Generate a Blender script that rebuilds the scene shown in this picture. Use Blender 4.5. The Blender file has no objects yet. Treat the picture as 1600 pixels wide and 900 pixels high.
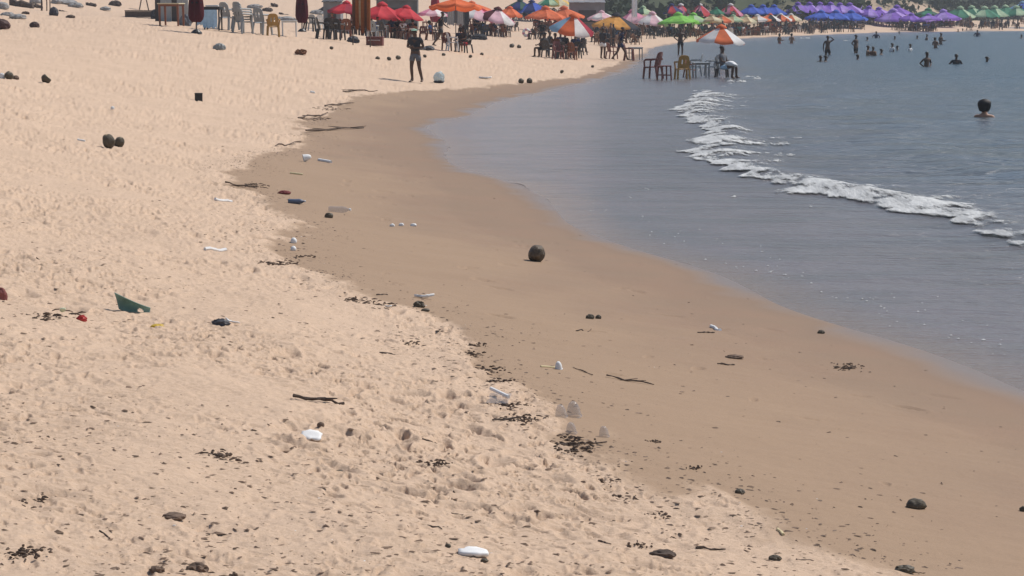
import bpy, bmesh, math, random
import numpy as np
from mathutils import Vector, Matrix, Euler, noise as mn

random.seed(7)
SC = bpy.context.scene
COL = SC.collection
R = math.radians

# ------------------------------------------------------------------ camera
F = 3600.0                      # focal length in photo pixels (photo 1600 x 900)
YH = 16.0                       # row of the true horizon
CZ = 2.8
PITCH = math.atan((450 - YH) / F)
cd = bpy.data.cameras.new('camera')
cam = bpy.data.objects.new('camera', cd)
COL.objects.link(cam)
cam.location = (0, 0, CZ)
cam.rotation_euler = (math.pi / 2 - PITCH, 0, 0)
cd.sensor_width = 36.0
cd.lens = 36.0 * F / 1600.0
cd.clip_start = 0.1
cd.clip_end = 20000
SC.camera = cam

# ------------------------------------------------------------------ light
SUN_EL, SUN_ROT = R(52), R(58)   # rotation from +Y towards +X
w = bpy.data.worlds.new('World')
SC.world = w
w.use_nodes = True
nt = w.node_tree
sky = nt.nodes.new('ShaderNodeTexSky')
sky.sky_type = 'NISHITA'
sky.sun_disc = False
sky.sun_elevation = SUN_EL
sky.sun_rotation = SUN_ROT
sky.dust_density = .4
nt.links.new(sky.outputs[0], nt.nodes['Background'].inputs[0])
nt.nodes['Background'].inputs[1].default_value = 0.10
sd = bpy.data.lights.new('sun', 'SUN')
sd.energy = 4.2
sd.angle = R(0.5)
sd.color = (1.0, 0.94, 0.86)
sun = bpy.data.objects.new('sun', sd)
COL.objects.link(sun)
SV = Vector((math.sin(SUN_ROT) * math.cos(SUN_EL), math.cos(SUN_ROT) * math.cos(SUN_EL), math.sin(SUN_EL)))
sun.rotation_euler = SV.to_track_quat('Z', 'Y').to_euler()
SC.view_settings.view_transform = 'Standard'
SC.view_settings.look = 'None'
SC.view_settings.exposure = 0.06
SC.view_settings.gamma = 1.0
SC.render.filter_size = 1.9
SC.cycles.max_bounces = 6
SC.cycles.transparent_max_bounces = 8

# ------------------------------------------------------------------ noise
def hsh(ix, iy, seed):
    h = (ix.astype(np.int64) * 374761393 + iy.astype(np.int64) * 668265263 + seed * 974634777) & 0xFFFFFFFF
    h = ((h ^ (h >> 13)) * 1274126177) & 0xFFFFFFFF
    h = ((h ^ (h >> 16)) * 2246822519) & 0xFFFFFFFF
    h = h ^ (h >> 15)
    return (h & 0xFFFFFF).astype(np.float32) / np.float32(0xFFFFFF)

def vn(x, y, seed=0):
    fx = np.floor(x); fy = np.floor(y)
    u = (x - fx).astype(np.float32); v = (y - fy).astype(np.float32)
    u = u * u * (3 - 2 * u); v = v * v * (3 - 2 * v)
    a = hsh(fx, fy, seed); b = hsh(fx + 1, fy, seed)
    c = hsh(fx, fy + 1, seed); d = hsh(fx + 1, fy + 1, seed)
    return ((a + (b - a) * u) * (1 - v) + (c + (d - c) * u) * v) * 2 - 1

def sst(a, b, x):
    t = np.clip((x - a) / (b - a), 0, 1)
    return t * t * (3 - 2 * t)

# ------------------------------------------------------------------ shore curves
def ray(u, v):
    x = (u - 800) / F; y = (450 - v) / F
    cp, sp = math.cos(PITCH), math.sin(PITCH)
    return Vector((x, cp + y * sp, -sp + y * cp))

def W(u, v, z=0.0):
    r = ray(u, v)
    t = (z - CZ) / r.z
    return Vector((r.x * t, r.y * t, z))

def curve(pts, z, ext_near, ext_far):
    P = [W(u, v, z) for u, v in pts]
    a = sorted([(p.y, p.x) for p in P] + list(ext_near) + list(ext_far))
    ys = np.array([q[0] for q in a]); xs = np.array([q[1] for q in a])
    lo = np.geomspace(ys[0] if ys[0] > 0 else 1.0, ys[-1], 900)
    X = np.interp(lo, ys, xs)
    k = np.exp(-0.5 * (np.arange(-8, 9) / 3.0) ** 2); k /= k.sum()
    Xs = np.convolve(np.pad(X, 8, mode='edge'), k, mode='valid')
    return lo, Xs

shore_px = [(1600, 612), (1520, 572), (1400, 532), (1300, 505), (1230, 483), (1130, 428), (1060, 408), (1010, 395),
            (950, 375), (905, 358), (880, 345), (868, 320), (830, 296), (760, 273), (712, 262), (690, 245), (702, 225), (688, 212),
            (655, 199), (690, 188), (735, 181), (752, 172), (770, 160), (860, 141), (930, 126), (985, 108), (1008, 90), (1020, 75), (1060, 67),
            (1120, 62.5), (1200, 58), (1300, 54), (1400, 49.5), (1480, 46), (1600, 42)]
SY, SX = curve(shore_px, 0.0, [(1.0, 13.0), (6.0, 8.6), (10.0, 5.9)], [(330, 100), (460, 190), (700, 420), (4000, 4600)])
damp_px = [(1330, 905), (1250, 880), (1130, 832), (1010, 782), (900, 722), (835, 670), (770, 632), (735, 600), (728, 560), (690, 520), (600, 490), (530, 462),
           (450, 432), (405, 418), (425, 395), (470, 352), (440, 330), (370, 300), (355, 285), (410, 245), (480, 215), (465, 190), (500, 172), (560, 150), (640, 138), (740, 130), (840, 117), (900, 112), (950, 97),
           (985, 82)]
DY, DX = curve(damp_px, 0.33, [(1.0, 8.2), (5.0, 4.6)], [(150, 8.2), (240, 50.0), (330, 97), (460, 186), (700, 415), (4000, 4590)])
foam_px = [(1600, 397), (1545, 385), (1530, 370), (1500, 355), (1450, 338), (1400, 329), (1345, 315), (1300, 310), (1250, 302), (1200, 285),
           (1150, 273), (1115, 262), (1082, 240), (1105, 220), (1108, 203), (1075, 188), (1056, 172), (1085, 158), (1095, 145)]
FY, FX = curve(foam_px, 0.0, [(6.0, 12.0), (15.0, 8.2), (22.0, 6.6)], [(95, 9), (140, 15), (240, 75), (4000, 4700)])

_sl = np.gradient(SX, SY)
_k = np.ones(61) / 61
_sl = np.convolve(np.pad(_sl, 30, mode='edge'), _k, mode='valid')
_cf = 1 / np.sqrt(1 + _sl ** 2)

def inland(x, y):
    """signed metres inland of the waterline (negative: offshore)"""
    return (np.interp(y, SY, SX) - x) * np.interp(y, SY, _cf)

PD = np.array([-400, -60, -20, -8, -3, -1, 0, 1.5, 3.5, 5, 7, 9, 11, 15, 20, 30, 42, 60, 100, 200, 500, 5000])
PZ = np.array([-9, -4, -1.5, -.55, -.16, -.05, 0, .10, .33, .52, .85, 1.2, 1.55, 2.05, 2.4, 3.1, 4.4, 7.0, 14, 26, 42, 60])

def dampness(x, y):
    e = (np.interp(y, DY, DX) - x)
    n = 0.22 * vn(x * 1.7, y * .9, 11) + 0.16 * vn(x * 5, y * 2.5, 12) + .06 * vn(x * 17, y * 8, 13)
    return 1 - sst(-0.16, 0.10, e + n)

KY = np.array([0, 92, 138, 200, 300, 400, 5000]); KK = np.array([1, 1, .56, .42, .30, .25, .25])
def green(x, y, d):
    """where scrub grows: the hill behind the bend, and the slope behind the far dune"""
    a = x / np.maximum(y, 1)
    nz = 4 * vn(x / 14, y / 14, 83) + 2 * vn(x / 5, y / 5, 84)
    A = sst(20, 27, d + nz) * sst(.036, .044, a + .004 * vn(x / 3, y / 9, 85)) * (1 - sst(.142, .160, a + .006 * vn(x / 6, y / 9, 86)))
    B = sst(31, 42, d + 2 * nz)
    return np.maximum(A, B * sst(.135, .155, a)) * sst(130, 190, y)

def base_h(x, y):
    d = inland(x, y)
    z = np.interp(np.where(d > 0, d * np.interp(y, KY, KK), d), PD, PZ)
    z = z + .12 * np.maximum(d - 45, 0) * sst(90, 160, y)
    a = x / np.maximum(y, 1)
    z = z + 7 * sst(21, 44, d) * sst(.03, .05, a) * (1 - sst(.135, .20, a)) * sst(150, 220, y)
    z = z + sst(45, 110, d) * (5 * vn(x / 60, y / 60, 71) + 2.0 * vn(x / 23, y / 23, 72)) + sst(18, 40, d) * (.35 * vn(x / 9, y / 9, 73))
    return z

def dents(x, y, cell, a, b, depth, seed, prob, rimk=.35, edge=.5):
    """hand-sized pits and foot-sized hollows: random ellipses with steep walls and a pushed-up rim"""
    pit = np.zeros_like(x, dtype=np.float32); rim = pit.copy()
    cx = np.floor(x / cell); cy = np.floor(y / cell)
    for i in (-1, 0, 1):
        for j in (-1, 0, 1):
            gx = cx + i; gy = cy + j
            px = (gx + hsh(gx, gy, seed)) * cell; py = (gy + hsh(gx, gy, seed + 1)) * cell
            ang = hsh(gx, gy, seed + 2) * 6.283
            sc = .6 + .8 * hsh(gx, gy, seed + 3)
            on = hsh(gx, gy, seed + 4) < prob
            dx = (x - px).astype(np.float32); dy = (y - py).astype(np.float32)
            c = np.cos(ang); s = np.sin(ang)
            uu = (dx * c + dy * s) / (a * sc); vv = (-dx * s + dy * c) / (b * sc)
            vv = vv * (1 + .35 * uu)
            r = np.sqrt(uu * uu + vv * vv)
            pit = np.minimum(pit, np.where(on, -(1 - sst(edge, 1.0, r)) * depth * sc, 0))
            rim = np.maximum(rim, np.where(on, rimk * depth * sc * np.exp(-((r - 1.15) / .22) ** 2), 0))
    return pit + rim

def relief(x, y):
    dry = 1 - dampness(x, y)
    d = inland(x, y)
    dist = np.sqrt(x * x + y * y)
    land = sst(.2, 2.0, d)
    far = 1 - .6 * sst(150, 400, dist)
    z = dry * far * (.036 * vn(x / 1.6, y / 1.7, 1) + .020 * vn(x / .6, y / .7, 2) + .010 * vn(x / .25, y / .27, 3)
               + .005 * vn(x / .09, y / .09, 4) + .0035 * vn(x / .035, y / .04, 5))
    amp = dry * np.clip(.60 + .75 * vn(x / 1.7, y / 2.4, 21) + .45 * vn(x / .7, y / .8, 22), .06, 1.15) * far
    z = z + amp * dents(x, y, .42, .15, .062, .030, 31, .8, .3, .1)
    z = z + amp * dents(x - 5.1, y + 6.2, .33, .10, .045, .022, 35, .6, .3, .25)
    z = z + amp * dents(x + 7.3, y - 2.2, .55, .14, .075, .026, 41, .7, .3, .1)
    z = z + amp * dents(x, y, .13, .046, .020, .017, 51, .7, .35)
    z = z + amp * dents(x + 1.7, y + .9, .21, .07, .024, .019, 55, .7, .35)
    z = z + amp * dents(x + 4.1, y + 3.3, .08, .026, .012, .012, 57, .6, .4)
    z = z + dry * far * .022 * np.maximum(0, vn(x / .045, y / .05, 6) * .7 + .5 * vn(x / .5, y / .7, 16) - .55)
    z = z + (1 - dry) * land * (.010 * vn(x / .9, y / .5, 7) + .003 * vn(x / .2, y / .12, 8) + .0012 * vn(x / .05, y / .05, 9))
    z = z + (1 - dry) * land * dents(x + 3, y, .62, .13, .05, .016, 61, .3, .2)
    return z

def H1(x, y):
    X = np.array([x], dtype=np.float64); Y = np.array([y], dtype=np.float64)
    return float(base_h(X, Y)[0] + relief(X, Y)[0])

def HB(x, y):
    return float(base_h(np.array([x]), np.array([y]))[0])

def G(u, v):
    """point of the ground seen at pixel (u, v)"""
    r = ray(u, v)
    t = np.geomspace(6, 1500, 3000)
    h = base_h(r.x * t, r.y * t)
    g = (CZ + r.z * t) - h
    i = np.argmax(g < 0)
    if g[i] >= 0:
        i = len(t) - 1
    t0 = t[i - 1] + (t[i] - t[i - 1]) * g[i - 1] / (g[i - 1] - g[i] + 1e-9)
    x, y = r.x * t0, r.y * t0
    return Vector((x, y, max(HB(x, y), 0.0)))

CP, SP = math.cos(PITCH), math.sin(PITCH)
def ppm(p):
    return F / (p[1] * CP - (p[2] - CZ) * SP)

# ------------------------------------------------------------------ materials
MATS = {}
def mat(name, col, rough=.7, var=.12, scale=8.0, spec=.35, trans=0.0, alpha=1.0, bump=0.0, metal=0.0):
    if name in MATS:
        return MATS[name]
    m = bpy.data.materials.new(name)
    m.use_nodes = True
    n = m.node_tree; L = n.links
    b = n.nodes['Principled BSDF']
    tc = n.nodes.new('ShaderNodeTexCoord')
    nz = n.nodes.new('ShaderNodeTexNoise')
    nz.inputs['Scale'].default_value = scale
    nz.inputs['Detail'].default_value = 5
    L.new(tc.outputs['Object'], nz.inputs['Vector'])
    mp = n.nodes.new('ShaderNodeMapRange')
    mp.inputs['From Min'].default_value = .3; mp.inputs['From Max'].default_value = .7
    mp.inputs['To Min'].default_value = 1 - var; mp.inputs['To Max'].default_value = 1 + var
    L.new(nz.outputs[0], mp.inputs['Value'])
    mx = n.nodes.new('ShaderNodeVectorMath'); mx.operation = 'SCALE'
    mx.inputs[0].default_value = col[:3]
    L.new(mp.outputs[0], mx.inputs['Scale'])
    L.new(mx.outputs[0], b.inputs['Base Color'])
    b.inputs['Roughness'].default_value = rough
    b.inputs['Specular IOR Level'].default_value = spec
    b.inputs['Metallic'].default_value = metal
    b.inputs['Alpha'].default_value = alpha
    if bump:
        bp = n.nodes.new('ShaderNodeBump'); bp.inputs['Strength'].default_value = bump
        bp.inputs['Distance'].default_value = .02
        L.new(nz.outputs[0], bp.inputs['Height']); L.new(bp.outputs[0], b.inputs['Normal'])
    if trans:
        t = n.nodes.new('ShaderNodeBsdfTranslucent'); L.new(mx.outputs[0], t.inputs['Color'])
        ms = n.nodes.new('ShaderNodeMixShader'); ms.inputs[0].default_value = trans
        L.new(b.outputs[0], ms.inputs[1]); L.new(t.outputs[0], ms.inputs[2])
        L.new(ms.outputs[0], n.nodes['Material Output'].inputs['Surface'])
    MATS[name] = m
    return m

def fabric(name, col):
    return mat('fabric_' + name, col, .75, .26, 1.3, .2, trans=.3)

FAB = {k: fabric(k, c) for k, c in dict(
    red=(.62, .045, .06), crimson=(.36, .025, .05), orange=(.74, .17, .06), white=(.78, .76, .74), pink=(.70, .26, .38),
    palepink=(.78, .50, .56), hotpink=(.62, .10, .24), maroon=(.10, .016, .024), black=(.025, .025, .035), blue=(.05, .12, .55), navy=(.02, .035, .16),
    purple=(.27, .13, .58), lilac=(.45, .30, .74), green=(.03, .22, .12), lime=(.25, .62, .10), dkgreen=(.03, .10, .07), palegreen=(.45, .60, .38),
    cream=(.70, .62, .42), tan=(.52, .38, .22), yellow=(.78, .52, .12), skyblue=(.25, .45, .62), grey=(.35, .35, .36), amber=(.74, .36, .08)).items()}

def plastic(name, col, rough=.45):
    return mat('plastic_' + name, col, rough, .08, 5.0, .4)

PL = {k: plastic(k, c) for k, c in dict(
    white=(.62, .62, .60), grey=(.30, .31, .31), red=(.16, .045, .034), brown=(.20, .07, .035), ochre=(.36, .20, .05), dark=(.045, .038, .036), black=(.018, .018, .02),
    wood=(.24, .13, .06), blue=(.04, .07, .2)).items()}
SKIN = {k: mat('skin_' + k, c, .55, .07, 6.0, .35) for k, c in dict(dark=(.085, .045, .028), brown=(.16, .085, .05), tan=(.33, .18, .115)).items()}
HAIR = mat('hair_black', (.012, .01, .01), .6, .3, 60, .3, bump=.4)
CL = {k: mat('cloth_' + k, c, .85, .12, 9, .15) for k, c in dict(
    black=(.018, .018, .022), charcoal=(.045, .045, .05), navy=(.02, .03, .08), white=(.72, .72, .72), grey=(.13, .135, .15), red=(.40, .03, .04), teal=(.06, .2, .2), blue=(.06, .14, .35),
    palegreen=(.22, .36, .28), pink=(.5, .18, .26), brown=(.16, .075, .04), rust=(.34, .12, .04), beige=(.48, .37, .24), stone=(.33, .31, .30), lightblue=(.36, .52, .66)).items()}
POLE = mat('painted_metal_pole', (.10, .09, .09), .5, .15, 12, .5)
POLEW = mat('pale_metal_pole', (.45, .45, .45), .45, .1, 12, .5)
WOOD = mat('weathered_wood', (.085, .062, .05), .85, .35, 14, .2, bump=.5)
WOODP = mat('pale_wood', (.36, .25, .15), .8, .25, 14, .2, bump=.4)

# ------------------------------------------------------------------ object helpers
def mesh_from(name, verts, faces, smooth=False):
    me = bpy.data.meshes.new(name)
    me.from_pydata([tuple(v) for v in verts], [], faces)
    me.update()
    if smooth:
        me.polygons.foreach_set('use_smooth', [True] * len(me.polygons))
    return me

def ob(name, me, m=None, parent=None, loc=None, rot=None, scale=None):
    o = bpy.data.objects.new(name, me)
    COL.objects.link(o)
    if m is not None:
        if len(me.materials) == 0:
            me.materials.append(m)
        elif me.materials[0] is not m:
            o.material_slots[0].link = 'OBJECT'
            o.material_slots[0].material = m
    if parent: o.parent = parent
    if loc is not None: o.location = loc
    if rot is not None: o.rotation_euler = rot
    if scale is not None: o.scale = (scale,) * 3 if isinstance(scale, (int, float)) else scale
    return o

def tag(o, label, cat, group=None):
    o['label'] = label; o['category'] = cat
    if group: o['group'] = group
    return o

def thing(name, label, cat, loc=(0, 0, 0), rz=0.0, group=None, scale=1.0):
    o = bpy.data.objects.new(name, None)
    COL.objects.link(o)
    o.empty_display_size = .2
    o.location = loc; o.rotation_euler = (0, 0, rz); o.scale = (scale,) * 3
    return tag(o, label, cat, group)

class MB:
    def __init__(s): s.v = []; s.f = []
    def add(s, V, Fc):
        n = len(s.v); s.v += [Vector(q) for q in V]; s.f += [tuple(i + n for i in f) for f in Fc]; return s
    def box(s, c, d, rot=None):
        c = Vector(c); M = Euler(rot).to_matrix() if rot else Matrix.Identity(3)
        V = [c + M @ Vector((x * d[0] / 2, y * d[1] / 2, z * d[2] / 2)) for x in (-1, 1) for y in (-1, 1) for z in (-1, 1)]
        return s.add(V, [(0, 1, 3, 2), (4, 6, 7, 5), (0, 4, 5, 1), (2, 3, 7, 6), (0, 2, 6, 4), (1, 5, 7, 3)])
    def tube(s, pts, rad, n=8, cap=True):
        P = [Vector(p) for p in pts]
        if isinstance(rad, (int, float)): rad = [rad] * len(P)
        V = []; 
        for i, p in enumerate(P):
            t = (P[min(i + 1, len(P) - 1)] - P[max(i - 1, 0)]).normalized()
            a = t.cross(Vector((0, 0, 1)))
            if a.length < 1e-3: a = Vector((1, 0, 0))
            a.normalize(); b = t.cross(a)
            for k in range(n):
                an = 2 * math.pi * k / n
                V.append(p + (a * math.cos(an) + b * math.sin(an)) * rad[i])
        Fc = []
        for i in range(len(P) - 1):
            for k in range(n):
                Fc.append((i * n + k, i * n + (k + 1) % n, (i + 1) * n + (k + 1) % n, (i + 1) * n + k))
        if cap:
            Fc.append(tuple(range(n - 1, -1, -1))); Fc.append(tuple((len(P) - 1) * n + k for k in range(n)))
        return s.add(V, Fc)
    def lathe(s, prof, n=16, c=(0, 0, 0)):
        V = []
        for r_, z in prof:
            for k in range(n):
                an = 2 * math.pi * k / n
                V.append((c[0] + r_ * math.cos(an), c[1] + r_ * math.sin(an), c[2] + z))
        Fc = []
        for i in range(len(prof) - 1):
            for k in range(n):
                Fc.append((i * n + k, i * n + (k + 1) % n, (i + 1) * n + (k + 1) % n, (i + 1) * n + k))
        return s.add(V, Fc)
    def mesh(s, name, smooth=False): return mesh_from(name, s.v, s.f, smooth)

def bevel_mesh(me, w=.008, seg=2):
    bm = bmesh.new(); bm.from_mesh(me)
    bmesh.ops.bevel(bm, geom=bm.edges[:], offset=w, segments=seg, affect='EDGES', profile=.5)
    bm.to_mesh(me); bm.free(); me.update()
    return me

def blob_mesh(name, sub=3, amp=.15, freq=2.0, sx=1, sy=1, sz=1, seed=0, ridged=False, flat=None):
    bm = bmesh.new()
    bmesh.ops.create_icosphere(bm, subdivisions=sub, radius=1)
    off = Vector((seed * 7.13, seed * 3.7, seed * 1.9))
    for v in bm.verts:
        n = mn.noise(v.co * freq + off) + .5 * mn.noise(v.co * freq * 2.3 + off)
        if ridged: n = .6 - 1.6 * abs(n)
        v.co *= 1 + amp * n
        v.co = Vector((v.co.x * sx, v.co.y * sy, v.co.z * sz))
        if flat is not None and v.co.z < flat: v.co.z = flat
    me = bpy.data.meshes.new(name); bm.to_mesh(me); bm.free()
    me.polygons.foreach_set('use_smooth', [not ridged] * len(me.polygons))
    return me

# ------------------------------------------------------------------ sand (one sheet to the horizon)
def set_attr(me, name, arr):
    a = me.attributes.new(name, 'FLOAT', 'POINT')
    a.data.foreach_set('value', np.ascontiguousarray(arr, dtype=np.float32))

def grid_mesh(name, X, Y, Z, smooth=True):
    nr, nc = X.shape
    me = bpy.data.meshes.new(name)
    me.vertices.add(nr * nc)
    co = np.stack([X, Y, Z], -1).astype(np.float32).reshape(-1)
    me.vertices.foreach_set('co', co)
    i = np.arange(nr * nc).reshape(nr, nc)
    q = np.stack([i[:-1, :-1], i[:-1, 1:], i[1:, 1:], i[1:, :-1]], -1).reshape(-1)
    nf = (nr - 1) * (nc - 1)
    me.loops.add(nf * 4); me.polygons.add(nf)
    me.loops.foreach_set('vertex_index', q.astype(np.int32))
    me.polygons.foreach_set('loop_start', np.arange(0, nf * 4, 4, dtype=np.int32))
    me.polygons.foreach_set('loop_total', np.full(nf, 4, dtype=np.int32))
    me.update(calc_edges=True)
    me.polygons.foreach_set('use_smooth', np.full(nf, smooth))
    return me

yy = np.linspace(930 - YH, 46 - YH, 760)
rows = np.concatenate([np.linspace(2.5, 6.4, 12, endpoint=False), np.linspace(6.4, 9.3, 150), F * 2.35 / yy[8:], np.geomspace(290, 4500, 90)])
rows = np.unique(rows[(rows >= 2.5)])
cols = np.concatenate([-np.geomspace(1.5, .262, 40, endpoint=False), np.linspace(-.262, .262, 1000), np.geomspace(.262, 1.5, 41)[1:]])
CX, RY = np.meshgrid(cols, rows)
GX = CX * RY; GY = RY
inl = inland(GX, GY)
BZ = base_h(GX, GY)
inside = (inl > -1.5)
RZ = np.zeros_like(BZ)
idx = np.where(inside.ravel())[0]
RZ.ravel()[idx] = relief(GX.ravel()[idx], GY.ravel()[idx])
me = grid_mesh('sand', GX, GY, BZ + RZ)
dmp = dampness(GX, GY)
set_attr(me, 'damp', dmp.ravel())
set_attr(me, 'wet', (1 - sst(-.1, .75, inl + .25 * vn(GX / 1.3, GY / 1.6, 81) + .12 * vn(GX / .4, GY / .5, 82))).ravel())
veg = green(GX, GY, inl)
set_attr(me, 'veg', veg.ravel())
set_attr(me, 'moist', (1 - sst(.9, 3.3, inl + .5 * vn(GX / 1.1, GY / 2.0, 87) + .3 * vn(GX / .35, GY / .7, 88))).ravel())

m = bpy.data.materials.new('beach_sand'); m.use_nodes = True
n = m.node_tree; L = n.links; b = n.nodes['Principled BSDF']
def N(t, **k):
    q = n.nodes.new(t)
    for a, v in k.items(): setattr(q, a, v)
    return q
def attr(nm):
    q = N('ShaderNodeAttribute'); q.attribute_name = nm; return q.outputs['Fac']
def noise_tex(scale, detail=4, rough=.55, vec=None):
    q = N('ShaderNodeTexNoise'); q.inputs['Scale'].default_value = scale; q.inputs['Detail'].default_value = detail; q.inputs['Roughness'].default_value = rough
    L.new(vec if vec else tcg.outputs['Object'], q.inputs['Vector']); return q.outputs[0]
def mix(fac, a, c):
    q = N('ShaderNodeMix', data_type='RGBA')
    if isinstance(fac, float): q.inputs[0].default_value = fac
    else: L.new(fac, q.inputs[0])
    for i, s in ((6, a), (7, c)):
        if isinstance(s, tuple): q.inputs[i].default_value = s + (1,)
        else: L.new(s, q.inputs[i])
    return q.outputs[2]
def rng(v, a, c, lo, hi):
    q = N('ShaderNodeMapRange'); L.new(v, q.inputs[0])
    for i, s in enumerate((a, c, lo, hi)): q.inputs[i + 1].default_value = s
    return q.outputs[0]
tcg = N('ShaderNodeTexCoord')
mpd = N('ShaderNodeMapping'); mpd.inputs['Scale'].default_value = (1, .6, 1); mpd.inputs['Rotation'].default_value = (0, 0, .5); L.new(tcg.outputs['Object'], mpd.inputs[0])
big = noise_tex(1.3, 6, .65, mpd.outputs[0])
fine = noise_tex(38, 6, .7)
dry = mix(rng(big, .3, .7, 0, 1), (.46, .326, .226), (.575, .415, .296))
dry = mix(rng(fine, .38, .62, 0, 1), dry, (.60, .44, .318))
fine2 = rng(noise_tex(60, 5, .75), .35, .65, 0, 1)
dampu = mix(fine2, (.350, .240, .158), (.308, .212, .140))          # drained sand up by the tide line
dampl = mix(rng(noise_tex(.9, 3), .35, .65, 0, 1), (.302, .196, .134), (.276, .194, .134))
dampl = mix(fine2, dampl, (.250, .171, .118))
dampc = mix(attr('moist'), dampu, dampl)
wetc = mix(rng(fine, .35, .65, 0, 1), (.225, .160, .118), (.20, .145, .108))
c1 = mix(attr('damp'), dry, dampc)
c2 = mix(attr('wet'), c1, wetc)
vg = mix(rng(noise_tex(.12, 6, .65), .4, .6, 0, 1), (.028, .040, .021), (.060, .074, .036))
c3 = mix(attr('veg'), c2, vg)
L.new(c3, b.inputs['Base Color'])
L.new(rng(attr('wet'), .3, 1, .85, .34), b.inputs['Roughness'])
L.new(rng(attr('wet'), .3, 1, .15, .5), b.inputs['Specular IOR Level'])
bp = N('ShaderNodeBump'); bp.inputs['Distance'].default_value = .012
L.new(rng(attr('damp'), 0, 1, .8, .25), bp.inputs['Strength'])
L.new(noise_tex(45, 6, .75), bp.inputs['Height']); L.new(bp.outputs[0], b.inputs['Normal'])
sand = ob('sand', me, m); sand['kind'] = 'structure'

# ------------------------------------------------------------------ sea
yy = np.linspace(930 - YH, 36 - YH, 560)
rows = np.unique(np.concatenate([np.linspace(2.5, 11, 14, endpoint=False), F * 2.8 / yy, np.geomspace(510, 4500, 40)]))
rows = rows[rows >= 2.5]
u = np.concatenate([np.linspace(0, 1, 420) ** 1.6, 1 + np.geomspace(.05, 1, 20)])
UU, RY = np.meshgrid(u, rows)
x0 = np.interp(RY, SY, SX) - .06
edge_n = .10 * vn(RY * 1.1, RY * 0 + 3, 91) + .05 * vn(RY * 3.1, RY * 0 + 5, 92)
x0 = x0 + edge_n * np.clip(RY / 30, .4, 2)
x1 = np.maximum(.27 * RY + 8, x0 + 12)
x2 = np.maximum(1.5 * RY, x1 + 60)
WX = np.where(UU <= 1, x0 + (x1 - x0) * UU, x1 + (x2 - x1) * (UU - 1))
off = (WX - x0) * np.interp(RY, SY, _cf)
foff = WX - np.interp(RY, FY, FX)            # metres seaward of the breaker front
fb = sst(76, 105, RY); foff = foff * (1 - fb) + (off * 1.1 - 2.5) * fb
am = sst(0, 6, off)
out = sst(0, 5, foff)
WZ = .012 + am * .010 * vn(WX / 1.4, RY / .7, 93)
WZ = WZ + out * (.060 * vn(WX / 6 + RY / 11, RY / 3.4, 94) + .050 * vn(WX / 2.2, RY / 1.5, 95) + .022 * vn(WX / .9, RY / .6, 96)) * (.75 + .5 * vn(WX / 12, RY / 16, 99))
WZ = WZ + .15 * np.exp(-((foff - .55) / .5) ** 2) * sst(20, 26, RY) * (1 - sst(78, 90, RY)) * (.7 + .3 * vn(RY * .4, RY * 0, 97))
WZ = WZ + .06 * np.exp(-((foff - 4.5 - 1.2 * vn(RY * .2, RY * 0, 98)) / .7) ** 2) * (1 - sst(90, 120, RY))
WZ = np.maximum(WZ * sst(0, .8, off), -.01) + .0015
me = grid_mesh('sea', WX, RY, WZ)
set_attr(me, 'off', np.clip(off, 0, 400).ravel())
set_attr(me, 'swash', foff.ravel())
m = bpy.data.materials.new('sea_water'); m.use_nodes = True
n = m.node_tree; L = n.links; b = n.nodes['Principled BSDF']
tcg = N('ShaderNodeTexCoord')
mpn = N('ShaderNodeMapping'); mpn.inputs['Scale'].default_value = (1, 2.0, 1); L.new(tcg.outputs['Object'], mpn.inputs[0])
dep = rng(attr('swash'), -3, 14, 0, 1)
shal = mix(rng(noise_tex(.35, 4, .6, mpn.outputs[0]), .4, .62, 0, 1), (.185, .155, .150), (.145, .128, .118))
midc = mix(rng(noise_tex(.22, 4, .6, mpn.outputs[0]), .42, .6, 0, 1), (.085, .098, .122), (.090, .088, .080))
deep = mix(rng(noise_tex(.15, 4, .6, mpn.outputs[0]), .4, .6, 0, 1), (.014, .040, .060), (.022, .050, .070))
cw = mix(rng(dep, .0, .45, 0, 1), shal, midc)
cw = mix(rng(dep, .35, 1, 0, 1), cw, deep)
film = mix(rng(noise_tex(30, 5), .35, .65, 0, 1), (.235, .172, .130), (.215, .160, .122))
cw = mix(rng(attr('off'), .0, .9, 0, 1), film, cw)          # a thin clear film shows the sand under it
L.new(cw, b.inputs['Base Color'])
b.inputs['IOR'].default_value = 1.33
b.inputs['Roughness'].default_value = .22
b.inputs['Specular IOR Level'].default_value = .5
bp0 = N('ShaderNodeBump'); bp0.inputs['Distance'].default_value = .55
L.new(rng(attr('swash'), -4, 3, .14, .8), bp0.inputs['Strength'])
L.new(noise_tex(.55, 4, .6, mpn.outputs[0]), bp0.inputs['Height'])
bp = N('ShaderNodeBump'); bp.inputs['Distance'].default_value = .12; L.new(bp0.outputs[0], bp.inputs['Normal'])
L.new(rng(attr('swash'), -5, 4, .28, 1.0), bp.inputs['Strength'])
L.new(noise_tex(2.6, 5, .62, mpn.outputs[0]), bp.inputs['Height'])
bp2 = N('ShaderNodeBump'); bp2.inputs['Distance'].default_value = .02; bp2.inputs['Strength'].default_value = .4
L.new(noise_tex(14, 3, .6, mpn.outputs[0]), bp2.inputs['Height']); L.new(bp.outputs[0], bp2.inputs['Normal'])
L.new(bp2.outputs[0], b.inputs['Normal'])
sea = ob('sea', me, m); sea['kind'] = 'structure'

def sea_z(x, y): return .016

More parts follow.
